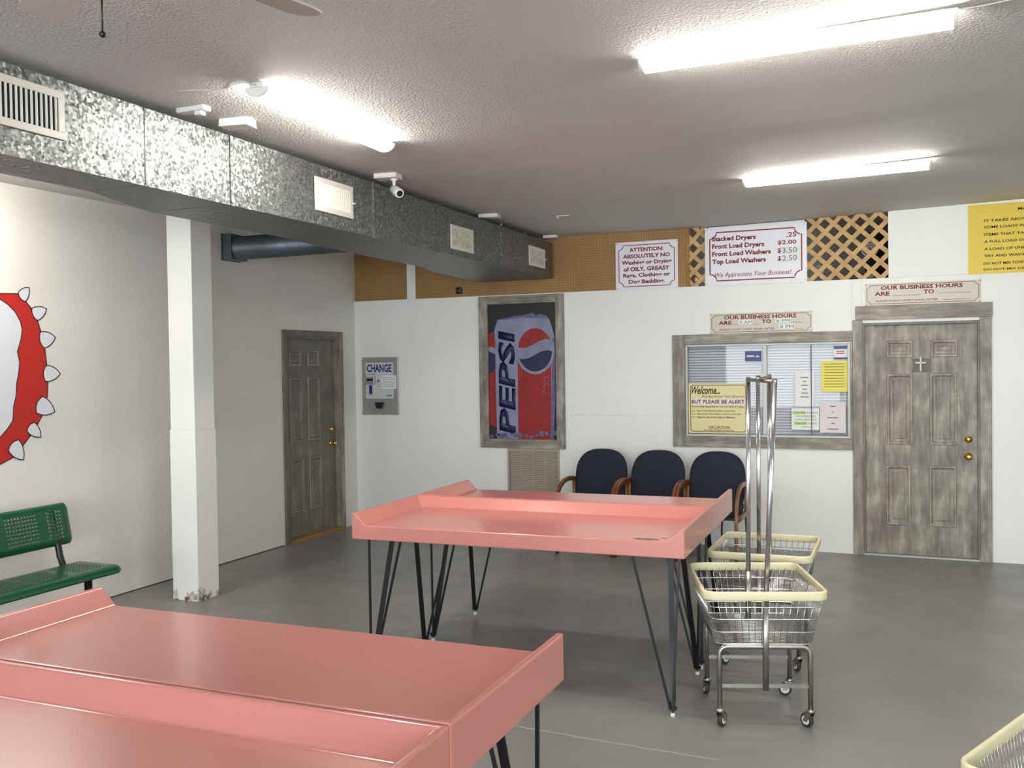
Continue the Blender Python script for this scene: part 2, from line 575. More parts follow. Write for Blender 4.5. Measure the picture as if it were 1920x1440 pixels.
# ------------------------------------------------------------------ room shell
XL, XR, YF = -5.18, 5.6, -14.0
ZW = 2.482                     # top of the white boarding on the back wall
fl = MB().box(XL - 0.1, XR + 0.1, YF - 0.1, 0.1, -0.1, 0.0).build('floor', 'floor')
tag(fl, kind='structure')
seam = MB()
xs = [-1.30, -1.195, -1.07, -0.944, -0.80, -0.62, -0.437, -0.25]
for i in range(len(xs) - 1):
    seam.box(xs[i], xs[i + 1], -4.85 - 0.05 * i / 7 - 0.004 - 0.003 * (i % 2), -4.85 - 0.05 * i / 7 + 0.003, 0.0, 0.0006)
MAT['joint'] = plain('pale_floor_joint_line', (160, 158, 152), 0.6)
seam.build('floor_joint', 'joint', fl)
def ceil_z(x):
    ks = [(-5.3, 3.056), (-2.8, 3.050), (-1.27, 3.040), (-0.32, 3.052), (1.42, 3.094), (5.7, 3.11)]
    for (a, za), (b, zb) in zip(ks, ks[1:]):
        if x <= b:
            return za + (zb - za) * (x - a) / (b - a)
    return ks[-1][1]
cb = MB()
kx = [-5.28, -2.8, -1.27, -0.32, 1.42, 5.7]
for a, b in zip(kx, kx[1:]):
    cb.poly([(a, YF - 0.1, ceil_z(a)), (a, 1.6, ceil_z(a)), (b, 1.6, ceil_z(b)), (b, YF - 0.1, ceil_z(b))])
bmesh.ops.remove_doubles(cb.bm, verts=cb.bm.verts, dist=1e-5)
top = bmesh.ops.extrude_face_region(cb.bm, geom=list(cb.bm.faces))
for e in top['geom']:
    if isinstance(e, bmesh.types.BMVert):
        e.co.z = 3.25
tag(cb.build('ceiling', 'ceiling'), kind='structure')
# left wall with its door opening (y -1.30..-0.32, z up to 2.09)
wl = structure('wall_left')
MB().box(XL - 0.1, XL, YF, -1.285, 0, 3.2).build('wall_panel', 'wall_left', wl)
MB().box(XL - 0.1, XL, -1.285, -0.335, 2.08, 3.2).build('wall_panel', 'wall_left', wl)
MB().box(XL - 0.1, XL, -0.335, 0.1, 0, 3.2).build('wall_panel', 'wall_left', wl)
MAT['gapdark'] = plain('dark_floor_gap', (70, 62, 54), 0.9)
MB().box(XL - 0.01, XL + 0.006, YF + 0.02, -1.37, 0.0, 0.007).build('floor_gap', 'gapdark', wl)  # dark strip along the foot of the left wall
# right wall and front wall (behind the camera) with shop-front bays
tag(MB().box(XR, XR + 0.1, YF, 0.1, 0, 3.2).build('wall_right', 'wall'), kind='structure')
wf = structure('wall_front')
edges = []
for cx, w in WINDOW_BAYS:
    edges += [cx - w / 2, cx + w / 2]
xs = [XL] + edges + [XR]
for i in range(0, len(xs), 2):
    MB().box(xs[i], xs[i + 1], YF - 0.1, YF, 0.65, 2.55).build('wall_pier', 'wall', wf)
MB().box(XL, XR, YF - 0.1, YF, 0.0, 0.65).build('wall_base', 'wall', wf)
MB().box(XL, XR, YF - 0.1, YF, 2.55, 3.2).build('wall_head', 'wall', wf)

# back wall -----------------------------------------------------------------
wb = structure('wall_back')
WX0, WX1, WZ0, WZ1 = -1.50, 0.045, 1.02, 1.95          # office window opening
DX0, DX1, DZ1 = 0.13, 1.09, 2.085                       # right door opening
def sheet(x0, x1, z0, z1, mat='wall', y0=0.0, y1=0.1, nm='wall_panel'):
    g = 0.0005
    return MB().box(x0 + g, x1 - g, y0, y1, z0 + g, z1 - g).build(nm, mat, wb)
sheet(-5.28, -4.41, 0, ZW)
sheet(-4.41, -3.19, 0, 1.24); sheet(-4.41, -3.19, 1.24, ZW)
sheet(-3.19, WX0, 0, 1.24); sheet(-3.19, WX0, 1.24, ZW)
sheet(WX0, WX1, 0, WZ0); sheet(WX0, WX1, WZ1, ZW)
sheet(WX1, DX0, 0, ZW)
sheet(DX0, DX1, DZ1, ZW)
sheet(DX1, 3.2, 0, ZW); sheet(3.2, 5.7, 0, ZW)
sheet(0.355, 3.2, ZW, 3.2); sheet(3.2, 5.7, ZW, 3.2)
# pegboard frieze, set a little back
for x0, x1 in ((-5.28, -4.512), (-4.407, -2.728), (-2.728, -1.45)):
    sheet(x0, x1, ZW, 3.2, 'peg', 0.012, 0.1, 'pegboard_panel')
sheet(-4.512, -4.407, ZW, 3.2, 'wall', 0.004, 0.1, 'wall_strip')
MB().box(-5.18, -4.40, -0.006, 0.0, ZW - 0.075, ZW).build('wall_strip', 'wall', wb)
sheet(-1.45, -1.425, ZW, 3.2, 'plywood', 0.0, 0.1, 'plywood_strip')
sheet(-1.25, -0.36, ZW, 3.2, 'wall', 0.05, 0.1, 'wall_panel')
# back room seen through the lattice and the office window
br = structure('wall_backroom')
MB().box(-2.6, 1.9, 1.50, 1.58, 0, 3.2).build('wall_panel', 'greyback', br)
MB().box(-2.6, -2.52, 0.1, 1.5, 0, 3.2).build('wall_panel', 'greyback', br)
MB().box(1.82, 1.9, 0.1, 1.5, 0, 3.2).build('wall_panel', 'greyback', br)
tag(MB().box(-2.6, 1.9, 0.1, 1.58, -0.1, -0.001).build('floor_backroom', 'floor'), kind='structure')

# ------------------------------------------------------------------ lattices
def clip_strip(cx, cz, ang, half, x0, x1, z0, z1):
    """outline of a slanted strip clipped to a rectangle"""
    d = Vector((math.cos(ang), math.sin(ang))); n = Vector((-d.y, d.x)); c = Vector((cx, cz))
    pts = [c - d * 3 - n * half, c + d * 3 - n * half, c + d * 3 + n * half, c - d * 3 + n * half]
    for ax, lim, sg in ((0, x0, 1), (0, x1, -1), (1, z0, 1), (1, z1, -1)):
        out = []
        for i in range(len(pts)):
            a, b = pts[i], pts[(i + 1) % len(pts)]
            da, db = sg * (a[ax] - lim), sg * (b[ax] - lim)
            if da >= 0: out.append(a)
            if (da >= 0) != (db >= 0):
                out.append(a + (b - a) * (da / (da - db)))
        pts = out
        if len(pts) < 3: return None
    return pts
def lattice(x0, x1, z0, z1, label, shift=0.0):
    t = thing('lattice_panel', label, 'lattice', (0, 0.02, z0))
    pitch = 0.152
    for k in range(-12, 16):
        for layer, ang in ((0, R(45)), (1, R(-43))):
            p = clip_strip(x0 + shift + k * pitch, z0, ang, 0.0195, x0, x1, z0, z1)
            if not p: continue
            ar = abs(sum(p[i].x * p[(i + 1) % len(p)].y - p[(i + 1) % len(p)].x * p[i].y for i in range(len(p)))) / 2
            if ar < 0.0008: continue
            MB().prism([(a.x, a.y - z0) for a in p], 0.007, (0, 0.0 + 0.0075 * layer, 0)).build('slat', 'lattice', t)
    return t
lattice(-0.345, 0.354, ZW, 3.066, 'pine lattice panel right of the price sign, by the bare white wall', 0.03)
lattice(-1.424, -1.252, ZW, 3.042, 'narrow pine lattice strip between the attention sign and the price sign', 0.05)
# things in the back room behind the lattices
t = thing('frosted_bulb', 'round peach frosted bulb behind the narrow lattice strip', 'bulb', (-1.365, 0.09, 2.52))
MB().lathe([(0, -0.03), (0.02, -0.026), (0.032, -0.005), (0.03, 0.015), (0.016, 0.032), (0.0, 0.034)], (0, 0, 0.032), 'y', 14).build('glass', 'bulb', t)
MB().lathe([(0.014, 0.03), (0.014, 0.06)], (0, 0, 0.032), 'y', 12).build('socket', 'black', t)
MB().box(-0.012, 0.012, 0.045, 0.07, -0.04, 0.03).build('bracket', 'black', t)
t = thing('storage_cabinet', 'tall black cabinet in the back room behind the lattice', 'cabinet', (0.50, 0.78, 0.0))
MB().box(-0.36, 0.36, -0.25, 0.25, 0, 2.96, 0.01).build('body', 'dark', t)
MB().box(-0.345, -0.005, -0.262, -0.25, 0.05, 2.92).build('door', 'dark', t)
MB().box(0.005, 0.345, -0.262, -0.25, 0.05, 2.92).build('door', 'dark', t)
def reel(x, z, s, label):
    t = thing('hose_coil', label, 'coil', (x, 0.30, z), 0, 'coils behind the lattice')
    MB().lathe([(0.085 * s, -0.03), (0.085 * s, 0.03)], (0, 0, 0), 'y', 20).build('drum', 'black', t)
    for r_ in (0.075, 0.052, 0.028):
        MB().tube([(r_ * s * math.cos(a * PI / 10), -0.035, r_ * s * math.sin(a * PI / 10)) for a in range(20)], 0.0075 * s, 6, True).build('loop', 'white_pl', t)
    MB().box(-0.01, 0.01, 0.03, 0.20, -0.012, 0.012).build('bracket', 'black', t)
reel(0.19, 2.775, 0.9, 'upper white striped coil on black drum behind the wide lattice')
reel(-0.255, 2.60, 0.62, 'small white striped coil low behind the left of the wide lattice')
reel(0.20, 2.55, 0.5, 'smallest white striped coil low behind the right of the wide lattice')

# ------------------------------------------------------------------ doors
def door_panel_mesh(w, h, proud=0.010):
    """moulded rectangular panel: a raised moulding ring around a raised field; local x-z, facing -Y"""
    mb = MB()
    prof = [(0.0, 0.0), (0.008, proud), (0.018, proud), (0.030, 0.001), (0.045, 0.001), (0.060, proud * 0.8)]
    loops = []
    for inset, d in prof:
        a, b = w / 2 - inset, h / 2 - inset
        loops.append([mb.bm.verts.new((sx * a, -d, sz * b)) for sx, sz in ((-1, -1), (1, -1), (1, 1), (-1, 1))])
    for l0, l1 in zip(loops, loops[1:]):
        for i in range(4):
            mb.bm.faces.new([l0[i], l0[(i + 1) % 4], l1[(i + 1) % 4], l1[i]])
    mb.bm.faces.new(loops[-1])
    return mb
def ridge(parent, w, h, loc):
    mb = MB()
    for inset, wd in ((0.006, 0.005), (0.046, 0.003)):
        a, b = w / 2 - inset, h / 2 - inset
        d = 0.0105 if inset < 0.01 else 0.0025
        for x0, x1, z0, z1 in ((-a, a, b - wd, b), (-a, a, -b, -b + wd), (-a, -a + wd, -b + wd, b - wd), (a - wd, a, -b + wd, b - wd)):
            mb.box(x0, x1, -d, -0.001, z0, z1)
    mb.build('moulding', 'wash_light', parent)
def knob_set(parent, x, y, z_dead, z_knob, gold='brass'):
    MB().lathe([(0.031, 0), (0.031, -0.006), (0.024, -0.012), (0.018, -0.013), (0.018, -0.024), (0.012, -0.027), (0, -0.027)], (x, y, z_dead), 'y', 18).build('deadbolt', gold, parent)
    MB().lathe([(0.033, 0), (0.033, -0.004), (0.026, -0.010), (0.012, -0.014), (0.011, -0.030), (0.022, -0.037), (0.028, -0.050), (0.024, -0.062), (0.012, -0.067), (0, -0.067)], (x, y, z_knob), 'y', 20).build('knob', gold, parent)
d1 = structure('door_1', 'grey-washed six-panel door with white cross in the back wall')
MB().box(0.155, 1.063, 0.02, 0.06, 0.02, 2.06).build('slab', 'wood_v', d1)
for xa, xb, za, zb in ((0.335, 0.555, 1.772, 1.922), (0.695, 0.913, 1.772, 1.922), (0.335, 0.550, 1.0, 1.628), (0.685, 0.905, 1.0, 1.628), (0.325, 0.530, 0.28, 0.812), (0.678, 0.898, 0.28, 0.818)):
    ridge(door_panel_mesh(xb - xa, zb - za).build('door_panel', 'wood_v', d1, ((xa + xb) / 2, 0.0199, (za + zb) / 2)), xb - xa, zb - za, None)
knob_set(d1, 0.992, 0.02, 1.055, 0.905)
MAT['patch'] = plain('dark_wash_patch', (104, 96, 86), 0.55, var=0.15, vscale=20)
MB().prism([(-0.075, -0.062), (0.02, -0.058), (0.085, -0.064), (0.078, 0.0), (0.086, 0.058), (0.0, 0.064), (-0.07, 0.058), (-0.064, 0.0)], 0.0006, (0.614, 0.02, 1.70)).build('paint_patch', 'patch', d1)
MB().box(0.135, 0.154, -0.012, 0.10, 0.0, 2.08).build('jamb', 'wood_dv', d1)
MB().box(1.064, 1.083, -0.012, 0.10, 0.0, 2.08).build('jamb', 'wood_dv', d1)
MB().box(0.154, 1.064, -0.012, 0.10, 2.062, 2.085).build('jamb', 'wood_dv', d1)
MB().box(0.140, 1.08, -0.03, 0.10, 0.0, 0.019, 0.004).build('threshold', 'alu', d1)
MB().box(0.052, 0.136, -0.022, 0.0, 0.0, 2.112, 0.002, 1).build('casing_board', 'wood_v', d1)
MB().box(1.082, 1.172, -0.022, 0.0, 0.0, 2.112, 0.002, 1).build('casing_board', 'wood_v', d1)
MB().box(0.078, 1.178, -0.028, 0.0, 2.113, 2.236, 0.002, 1).build('casing_board', 'wood_h', d1)
t = thing('cross', 'small white cross on a dark patch at the head of the right door', 'cross', (0.614, 0.018, 1.655))
MB().box(-0.006, 0.006, -0.010, 0, 0.0, 0.105, 0.002).build('upright', 'white_pl', t)
MB().box(-0.034, 0.034, -0.010, 0, 0.062, 0.075, 0.002).build('crossbar', 'white_pl', t)
for x, z in ((0, 0.108), (-0.036, 0.0685), (0.036, 0.0685), (0, 0.0)):
    MB().lathe([(0.0, -0.011), (0.008, -0.009), (0.009, 0.0)], (x, 0, z), 'y', 10).build('finial', 'white_pl', t)
# left-wall door: plane X = XL, door set back in the wall; local frame: x -> world y, facing +X
d2 = structure('door_2', 'dim grey-washed six-panel door in the left wall')
d2.location = (XL, 0, 0)
d2.rotation_euler = (0, 0, R(90))        # local x -> world y, local -y -> world +x
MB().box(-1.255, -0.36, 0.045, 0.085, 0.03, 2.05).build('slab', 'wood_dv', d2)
for xa, xb, za, zb in ((-1.165, -0.965, 1.775, 1.935), (-0.85, -0.655, 1.775, 1.935), (-1.17, -0.96, 1.0, 1.655), (-0.855, -0.645, 1.0, 1.655), (-1.17, -0.95, 0.285, 0.825), (-0.85, -0.635, 0.285, 0.825)):
    ridge(door_panel_mesh(xb - xa, zb - za).build('door_panel', 'wood_dv', d2, ((xa + xb) / 2, 0.0449, (za + zb) / 2)), xb - xa, zb - za, None)
knob_set(d2, -0.44, 0.045, 1.09, 0.94)
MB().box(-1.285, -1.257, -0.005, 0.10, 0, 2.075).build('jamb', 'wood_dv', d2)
MB().box(-0.358, -0.335, -0.005, 0.10, 0, 2.075).build('jamb', 'wood_v', d2)
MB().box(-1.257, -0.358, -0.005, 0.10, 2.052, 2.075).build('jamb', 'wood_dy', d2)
MB().box(-1.257, -0.358, -0.02, 0.10, 0, 0.028).build('threshold', 'plywood', d2)
MB().box(-1.343, -1.284, -0.018, 0, 0, 2.136, 0.002, 1).build('casing_board', 'wood_dv', d2)
MB().box(-0.336, -0.272, -0.018, 0, 0, 2.136, 0.002, 1).build('casing_board', 'wood_v', d2)
MB().box(-1.284, -0.336, -0.018, 0, 2.074, 2.136, 0.002, 1).build('casing_board', 'wood_dy', d2)

# ------------------------------------------------------------------ office window
w1 = structure('window_1', 'sliding office window in a grey-washed board frame')
MB().box(-1.590, -1.470, -0.024, 0.0, 0.943, 2.019, 0.003, 1).build('frame_board', 'wood_v', w1)
MB().box(-1.470, 0.050, -0.024, 0.0, 1.925, 2.019, 0.003, 1).build('frame_board', 'wood_h', w1)
MB().box(-1.470, 0.050, -0.024, 0.0, 0.943, 1.045, 0.003, 1).build('frame_board', 'wood_h', w1)
MB().box(0.030, 0.050, -0.024, 0.0, 1.045, 1.925).build('frame_board', 'wood_v', w1)
fx0, fx1, fz0, fz1 = -1.470, 0.030, 1.045, 1.925
for nm, b in (('sash_rail', (fx0, fx1, 0.0, 0.06, fz0, fz0 + 0.022)), ('sash_rail', (fx0, fx1, 0.0, 0.06, fz1 - 0.022, fz1)),
              ('sash_stile', (fx0, fx0 + 0.022, 0.0, 0.06, fz0 + 0.022, fz1 - 0.022)), ('sash_stile', (fx1 - 0.022, fx1, 0.0, 0.06, fz0 + 0.022, fz1 - 0.022)),
              ('sash_stile', (-0.745, -0.705, 0.012, 0.06, fz0 + 0.022, fz1 - 0.022))):
    MB().box(*b, 0.002, 1).build(nm, 'alu', w1)
MB().box(fx0 + 0.022, -0.745, 0.030, 0.034, fz0 + 0.022, fz1 - 0.022).build('pane', 'glass', w1)
MB().box(-0.705, fx1 - 0.022, 0.030, 0.034, fz0 + 0.022, fz1 - 0.022).build('pane', 'glass', w1)
MB().box(-0.315, -0.305, 0.024, 0.03, fz0 + 0.022, fz1 - 0.022).build('pane_joint', 'ink_grey', w1)
t = thing('window_blind', 'white horizontal slat blind hanging behind the office window', 'blind', (-0.72, 0.085, 1.0))
sl = MB()
n = 34
for i in range(n):
    z = 0.06 + i * 0.026
    sl.box(-0.755, 0.755, -0.009, -0.0082, z - 0.011, z + 0.011)
    for f in list(sl.bm.faces)[-6:]:
        pass
for v in sl.bm.verts:                                    # tilt every slat about its own axis
    i = round((v.co.z - 0.06) / 0.026)
    zc = 0.06 + i * 0.026
    v.co.y += (v.co.z - zc) * 0.75
o = sl.build('slats', 'blind', t); o['kind'] = 'stuff'
MB().box(-0.76, 0.76, -0.025, 0.012, 0.93, 0.965).build('head_rail', 'white_pl', t)
MB().box(-0.755, 0.755, -0.018, 0.006, 0.03, 0.042).build('bottom_rail', 'white_pl', t)
for x in (-0.5, 0.0, 0.5):
    MB().tube([(x, -0.022, 0.04), (x, -0.022, 0.93)], 0.0012, 5).build('cord', 'white_pl', t)
def flat_sign(name, label, cat, x0, x1, z0, z1, mat, y=0.0, th=0.004, group=None):
    """a board whose back sits in the plane y; local origin at its bottom centre"""
    t = thing(name, label, cat, ((x0 + x1) / 2, y, z0), 0, group)
    MB().box(-(x1 - x0) / 2, (x1 - x0) / 2, -th, 0, 0, z1 - z0, 0.0008, 1).build('board', mat, t)
    return t
GY = 0.0298
t = flat_sign('welcome_sign', 'cream welcome sign with black border in the left office pane', 'sign', -1.447, -0.885, 1.073, 1.55, 'cream_sign', GY)
mb = MB(); ring_outline(mb, rrect(0.53, 0.45, 0.03, 4, 0, 0.2385), 0.006, -0.004, 0.0006); mb.build('border', 'ink_black', t)
letter(t, 'ink_black', 'Welcome...', -0.25, 0.02, 0.375, 0.45, -0.004, bold=0.02, shear=0.4)
letter(t, 'ink_black', 'We Appreciate Your Business', -0.15, 0.25, 0.335, 0.365, -0.004, shear=0.4)
MB().box(-0.262, 0.262, -0.0046, -0.004, 0.276, 0.328).build('band', 'paper', t)
letter(t, 'ink_red', 'BUT PLEASE BE ALERT', -0.252, 0.25, 0.284, 0.321, -0.0046, bold=0.03)
letter(t, 'ink_black', 'You Are Solely Responsible For Your Own Safety & Property', -0.252, 0.25, 0.244, 0.262, -0.004, bold=0.02)
for k, (s_, w_) in enumerate((('Please Check Machines Before Using Them', 0.40), ('Please Do Not Allow Children To Ride In Laundry Carts', 0.46), ('Please Do Not Sit On Tables Or Machines', 0.40))):
    letter(t, 'ink_black', s_, -0.20, -0.20 + w_ * 0.9, 0.205 - k * 0.030, 0.221 - k * 0.030, -0.004, bold=0.02)
    letter(t, 'ink_red', '***', -0.252, -0.218, 0.209 - k * 0.030, 0.219 - k * 0.030, -0.004, bold=0.01)
letter(t, 'ink_red', 'USE CAUTION', -0.09, 0.11, 0.048, 0.070, -0.004, bold=0.02)
MB().box(-0.09, 0.11, -0.0045, -0.004, 0.042, 0.045).build('underline', 'ink_red', t)
letter(t, 'ink_black', 'Floors May Be Slippery At Any Time', -0.13, 0.15, 0.020, 0.036, -0.004, bold=0.02)
t = flat_sign('sticker', 'dark blue rectangular sticker at the top of the left office pane', 'sticker', -0.907, -0.758, 1.757, 1.853, 'sticker_blue', GY, 0.001)
MB().box(-0.060, 0.010, -0.0016, -0.001, 0.040, 0.056).build('print_bar', 'paper_p', t)
mb = MB(); mb.prism([(0.018, 0.038), (0.062, 0.038), (0.040, 0.058)], 0.0006, (0, -0.001, 0)); mb.build('print_mark', 'paper_p', t)
t = flat_sign('sticker', 'white sticker with blue bands in the top right corner of the window', 'sticker', -0.112, 0.006, 1.762, 1.887, 'paper', GY, 0.001)
MB().box(-0.058, 0.058, -0.0016, -0.001, 0.095, 0.124).build('band', 'sticker_blue', t)
MB().box(-0.058, 0.058, -0.0016, -0.001, 0.001, 0.020).build('band', 'sticker_blue', t)
for z in (0.052, 0.070):
    MB().box(-0.036, 0.036, -0.0016, -0.001, z, z + 0.009).build('print_bar', 'red_paint', t)
def lines(t, n, x0, x1, z1, dz, h, mat, centre=None, wid=None, y=-0.001):
    for k in range(n):
        a, b = x0, x1
        if wid: a, b = -wid[k] / 2, wid[k] / 2
        MB().box(a, b, y - 0.0005, y, z1 - k * dz - h, z1 - k * dz).build('print_line', mat, t)
t = flat_sign('notice', 'bright yellow paper notice taped in the right office pane', 'notice', -0.222, 0.006, 1.47, 1.752, 'paper_y', GY, 0.001)
lines(t, 9, -0.088, 0.088, 0.255, 0.026, 0.006, 'ink_grey')
t = flat_sign('notice', 'white paper notice with green marker words low in the right pane', 'notice', -0.488, -0.242, 1.117, 1.318, 'paper', GY, 0.001)
for (s_, m_, x0, x1, z) in (('YOUR HELP', 'ink_black', -0.108, 0.0, 0.150), ('IN KEEPING', 'ink_grey', 0.01, 0.108, 0.150), ('THIS LAUNDROMAT', 'ink_grey', -0.095, 0.095, 0.117),
                            ('CLEAN, HELPS KEEP', 'ink_grey', -0.095, 0.095, 0.084), ('YOUR COST', 'ink_black', -0.095, 0.010, 0.051), ('DOWN', 'ink_grey', 0.025, 0.095, 0.051), ('THANK YOU', 'ink_grey', -0.04, 0.04, 0.022)):
    letter(t, m_, s_, x0, x1, z, z + (0.018 if z > 0.03 else 0.012), -0.0014)
MB().box(-0.114, 0.004, -0.0014, -0.001, 0.146, 0.172).build('marker', 'highlight', t)
MB().box(-0.100, 0.014, -0.0014, -0.001, 0.047, 0.073).build('marker', 'highlight', t)
t = flat_sign('notice', 'pinkish paper notice in the lower right corner of the right pane', 'notice', -0.236, -0.012, 1.094, 1.378, 'paper_p', GY - 0.0012, 0.001)
lines(t, 5, 0, 0, 0.245, 0.052, 0.008, 'ink_grey', wid=(0.05, 0.012, 0.09, 0.03, 0.10))
t = flat_sign('notice', 'white sheet put in for a window reflection, with a short column of words in the right pane centre', 'notice', -0.455, -0.285, 1.335, 1.655, 'paper', GY, 0.001)  # the white stands in for a reflection in the glass, the words are print
lines(t, 6, 0, 0, 0.27, 0.036, 0.008, 'ink_grey', wid=(0.07, 0.03, 0.06, 0.04, 0.06, 0.08))

# ------------------------------------------------------------------ wall signs
def notched(w, h, r, n=5):
    """rectangle with concave quarter-round corners, centred on (0, h/2 offset later)"""
    a, b = w / 2, h / 2
    pts = []
    for cx, cz, a0 in ((a, -b, 180), (a, b, 270), (-a, b, 0), (-a, -b, 90)):
        pts += [(cx + r * math.cos(R(a0 - 90 * i / n)), cz + r * math.sin(R(a0 - 90 * i / n))) for i in range(n + 1)]
    return pts
def bordered(name, label, x0, x1, z0, z1, mat, r, margin, lw):
    t = flat_sign(name, label, 'sign', x0, x1, z0, z1, mat, -0.002, 0.006)
    w, h = x1 - x0, z1 - z0
    mb = MB()
    ring_outline(mb, [(p[0], p[1] + h / 2) for p in notched(w - 2 * margin, h - 2 * margin, r)], lw, -0.006, 0.0006)
    mb.build('border', 'ink_red', t)
    for sx in (-1, 1):
        for z in (margin * 0.5, h - margin * 0.5):
            MB().lathe([(0.005, 0), (0.004, -0.003), (0, -0.004)], (sx * (w / 2 - margin * 0.5), -0.006, z), 'y', 8).build('screw', 'steel', t)
    return t
t = bordered('attention_sign', 'white attention sign with dark red border on the pegboard', -2.152, -1.530, 2.474, 2.945, 'sign_white', 0.045, 0.03, 0.008)
for k, (s_, hw) in enumerate((('ATTENTION:', 0.17), ('ABSOLUTELY NO', 0.235), ('Washing or Drying', 0.25), ('of OILY, GREASY', 0.23), ('Rags, Clothing or', 0.235), ('Dog Bedding.', 0.18))):
    zb = 0.372 - k * 0.0625
    low = 0.010 if any(c in s_ for c in 'gy,') else 0.0
    letter(t, 'ink_red', s_, -hw, hw, zb - low, zb + 0.040, -0.006, bold=0.035)
t = bordered('price_sign', 'large white price sign with dark red notched border', -1.268, -0.337, 2.478, 3.026, 'sign_white', 0.065, 0.04, 0.012)
for k, (s_, x1_) in enumerate((('Stacked Dryers', 0.01), ('Front Load Dryers', 0.085), ('Front Load Washers', 0.145), ('Top Load Washers', 0.10))):
    zb = 0.420 - k * 0.072
    letter(t, 'ink_red', s_, -0.398, x1_, zb - (0.013 if 'y' in s_ or 'p' in s_ else 0), zb + 0.045, -0.006, bold=0.036)
for k, (s_, x0_) in enumerate((('.25', 0.285), ('$2.00', 0.205), ('$3.50', 0.205), ('$2.50', 0.205))):
    zb = 0.420 - k * 0.072
    if k < 2:
        letter(t, 'ink_red', s_, x0_, 0.375, zb, zb + 0.044, -0.006, bold=0.022)
    else:
        letter(t, 'ink_red', '$', 0.205, 0.238, zb - 0.004, zb + 0.046, -0.006, bold=0.022)
        MB().box(0.245, 0.405, -0.0068, -0.006, zb - 0.012, zb + 0.056).build('patch', 'paper', t)
        letter(t, 'ink_grey', s_[1:], 0.248, 0.378, zb - 0.002, zb + 0.048, -0.0068)
letter(t, 'ink_red', 'We Appreciate Your Business!.', -0.375, 0.335, 0.066, 0.122, -0.006, shear=0.25, bold=0.004)
def hours(x0, x1, z0, z1, label, filled):
    t = bordered('business_hours_sign', label, x0, x1, z0, z1, 'sign_tan', 0.028, 0.012, 0.005)
    t['group'] = 'business hours signs'
    w, h = x1 - x0, z1 - z0
    letter(t, 'ink_red', 'OUR BUSINESS HOURS', -0.335, 0.325, h * 0.70, h * 0.70 + 0.036, -0.006, bold=0.03)
    letter(t, 'ink_red', 'ARE', -0.385, -0.262, h * 0.44, h * 0.44 + 0.036, -0.006, bold=0.03)
    letter(t, 'ink_red', 'TO', 0.015, 0.10, h * 0.46, h * 0.46 + 0.036, -0.006, bold=0.03)
    letter(t, 'ink_red', "PLEASE DON'T START WASH AFTER", -0.375, 0.13, h * 0.15, h * 0.15 + 0.018, -0.006, bold=0.01)
    for a, b, z in ((-0.24, -0.01, 0.42), (0.14, 0.385, 0.46), (0.17, 0.385, 0.16)):
        MB().box(a, b, -0.0065, -0.006, h * z, h * z + 0.0035).build('rule', 'ink_red', t)
    if filled:
        for s_, a, b, z in (('9 AM', -0.19, -0.075, 0.46), ('6 PM', 0.15, 0.27, 0.49), ('8 PM', 0.18, 0.30, 0.19)):
            MB().box(a - 0.012, b + 0.008, -0.0070, -0.0064, h * z - 0.006, h * z + 0.037).build('patch', 'paper', t)
            letter(t, 'ink_grey', s_, a, b, h * z, h * z + 0.030, -0.0070)
hours(-1.224, -0.296, 2.022, 2.212, 'beige business hours sign with filled-in times above the office window', True)
hours(0.162, 1.090, 2.238, 2.432, 'beige business hours sign left blank above the right door', False)
t = flat_sign('yellow_sign', 'large yellow instruction sign cut off by the right edge of the picture', 'sign', 0.995, 2.05, 2.478, 3.07, 'sign_yellow', -0.002, 0.005)
for k, (s_, a, b) in enumerate((('MANUAL', 0.38, 0.56), ('IT TAKES ABOUT 35-45', 0.123, 0.60), ('SOME LOADS WILL TAKE', 0.123, 0.60), ('ITEMS THAT TAKE LONGER', 0.123, 0.66), ('A FULL LOAD OF TOWELS', 0.123, 0.61),
                                ('A LOAD OF UNDERWEAR', 0.123, 0.61), ('TRY AND WASH SIMILAR', 0.123, 0.58), ('DO NOT MIX TOWELS', 0.118, 0.47), ('DO NOT MIX DENIM JEANS', 0.118, 0.62))):
    zb = (0.525, 0.44, 0.385, 0.322, 0.262, 0.198, 0.140, 0.075, 0.022)[k]
    letter(t, 'ink_black', s_, a - 0.5275, b - 0.5275, zb, zb + 0.023, -0.005, bold=0.02)

# ------------------------------------------------------------------ soda light box, return grille, change machine
t = thing('soda_picture', 'tall soda can picture in a grey-washed board frame', 'picture', (-3.17, 0.0, 0.89))
ox = 3.17
def SX(x): return x + ox
def SZ(z): return z - 0.89
fo, fi = (-3.646, -2.700, 0.890, 2.471), (-3.546, -2.789, 0.984, 2.386)
def mit(pts, mat):
    MB().prism([(SX(a), SZ(b)) for a, b in pts], 0.028, (0, 0, 0)).build('frame_board', mat, t)
mit([(fo[0], fo[2]), (fi[0], fi[2]), (fi[0], fo[3]), (fo[0], fo[3])], 'wood_v')
mit([(fi[1], fi[2]), (fo[1], fo[2]), (fo[1], fo[3]), (fi[1], fo[3])], 'wood_v')
mit([(fo[0], fo[2]), (fo[1], fo[2]), (fi[1], fi[2]), (fi[0], fi[2])], 'wood_h')
mit([(fi[0], fi[3]), (fi[1], fi[3]), (fi[1], fo[3]), (fi[0], fo[3])], 'wood_h')
def pic(name, mat, pts, lay):
    MB().prism([(SX(a), SZ(b)) for a, b in pts], 0.0006, (0, -0.004 - 0.0006 * lay, 0)).build(name, mat, t)
MB().box(SX(fi[0]), SX(fi[1]), -0.004, 0, SZ(fi[2]), SZ(fi[3])).build('print_sheet', 'can_dark', t)
pic('print_shadow', 'can_purple', [(-3.546, 2.386), (-3.546, 2.10), (-3.48, 2.10), (-3.42, 2.20), (-3.28, 2.25), (-3.30, 2.386)], 0) if False else None
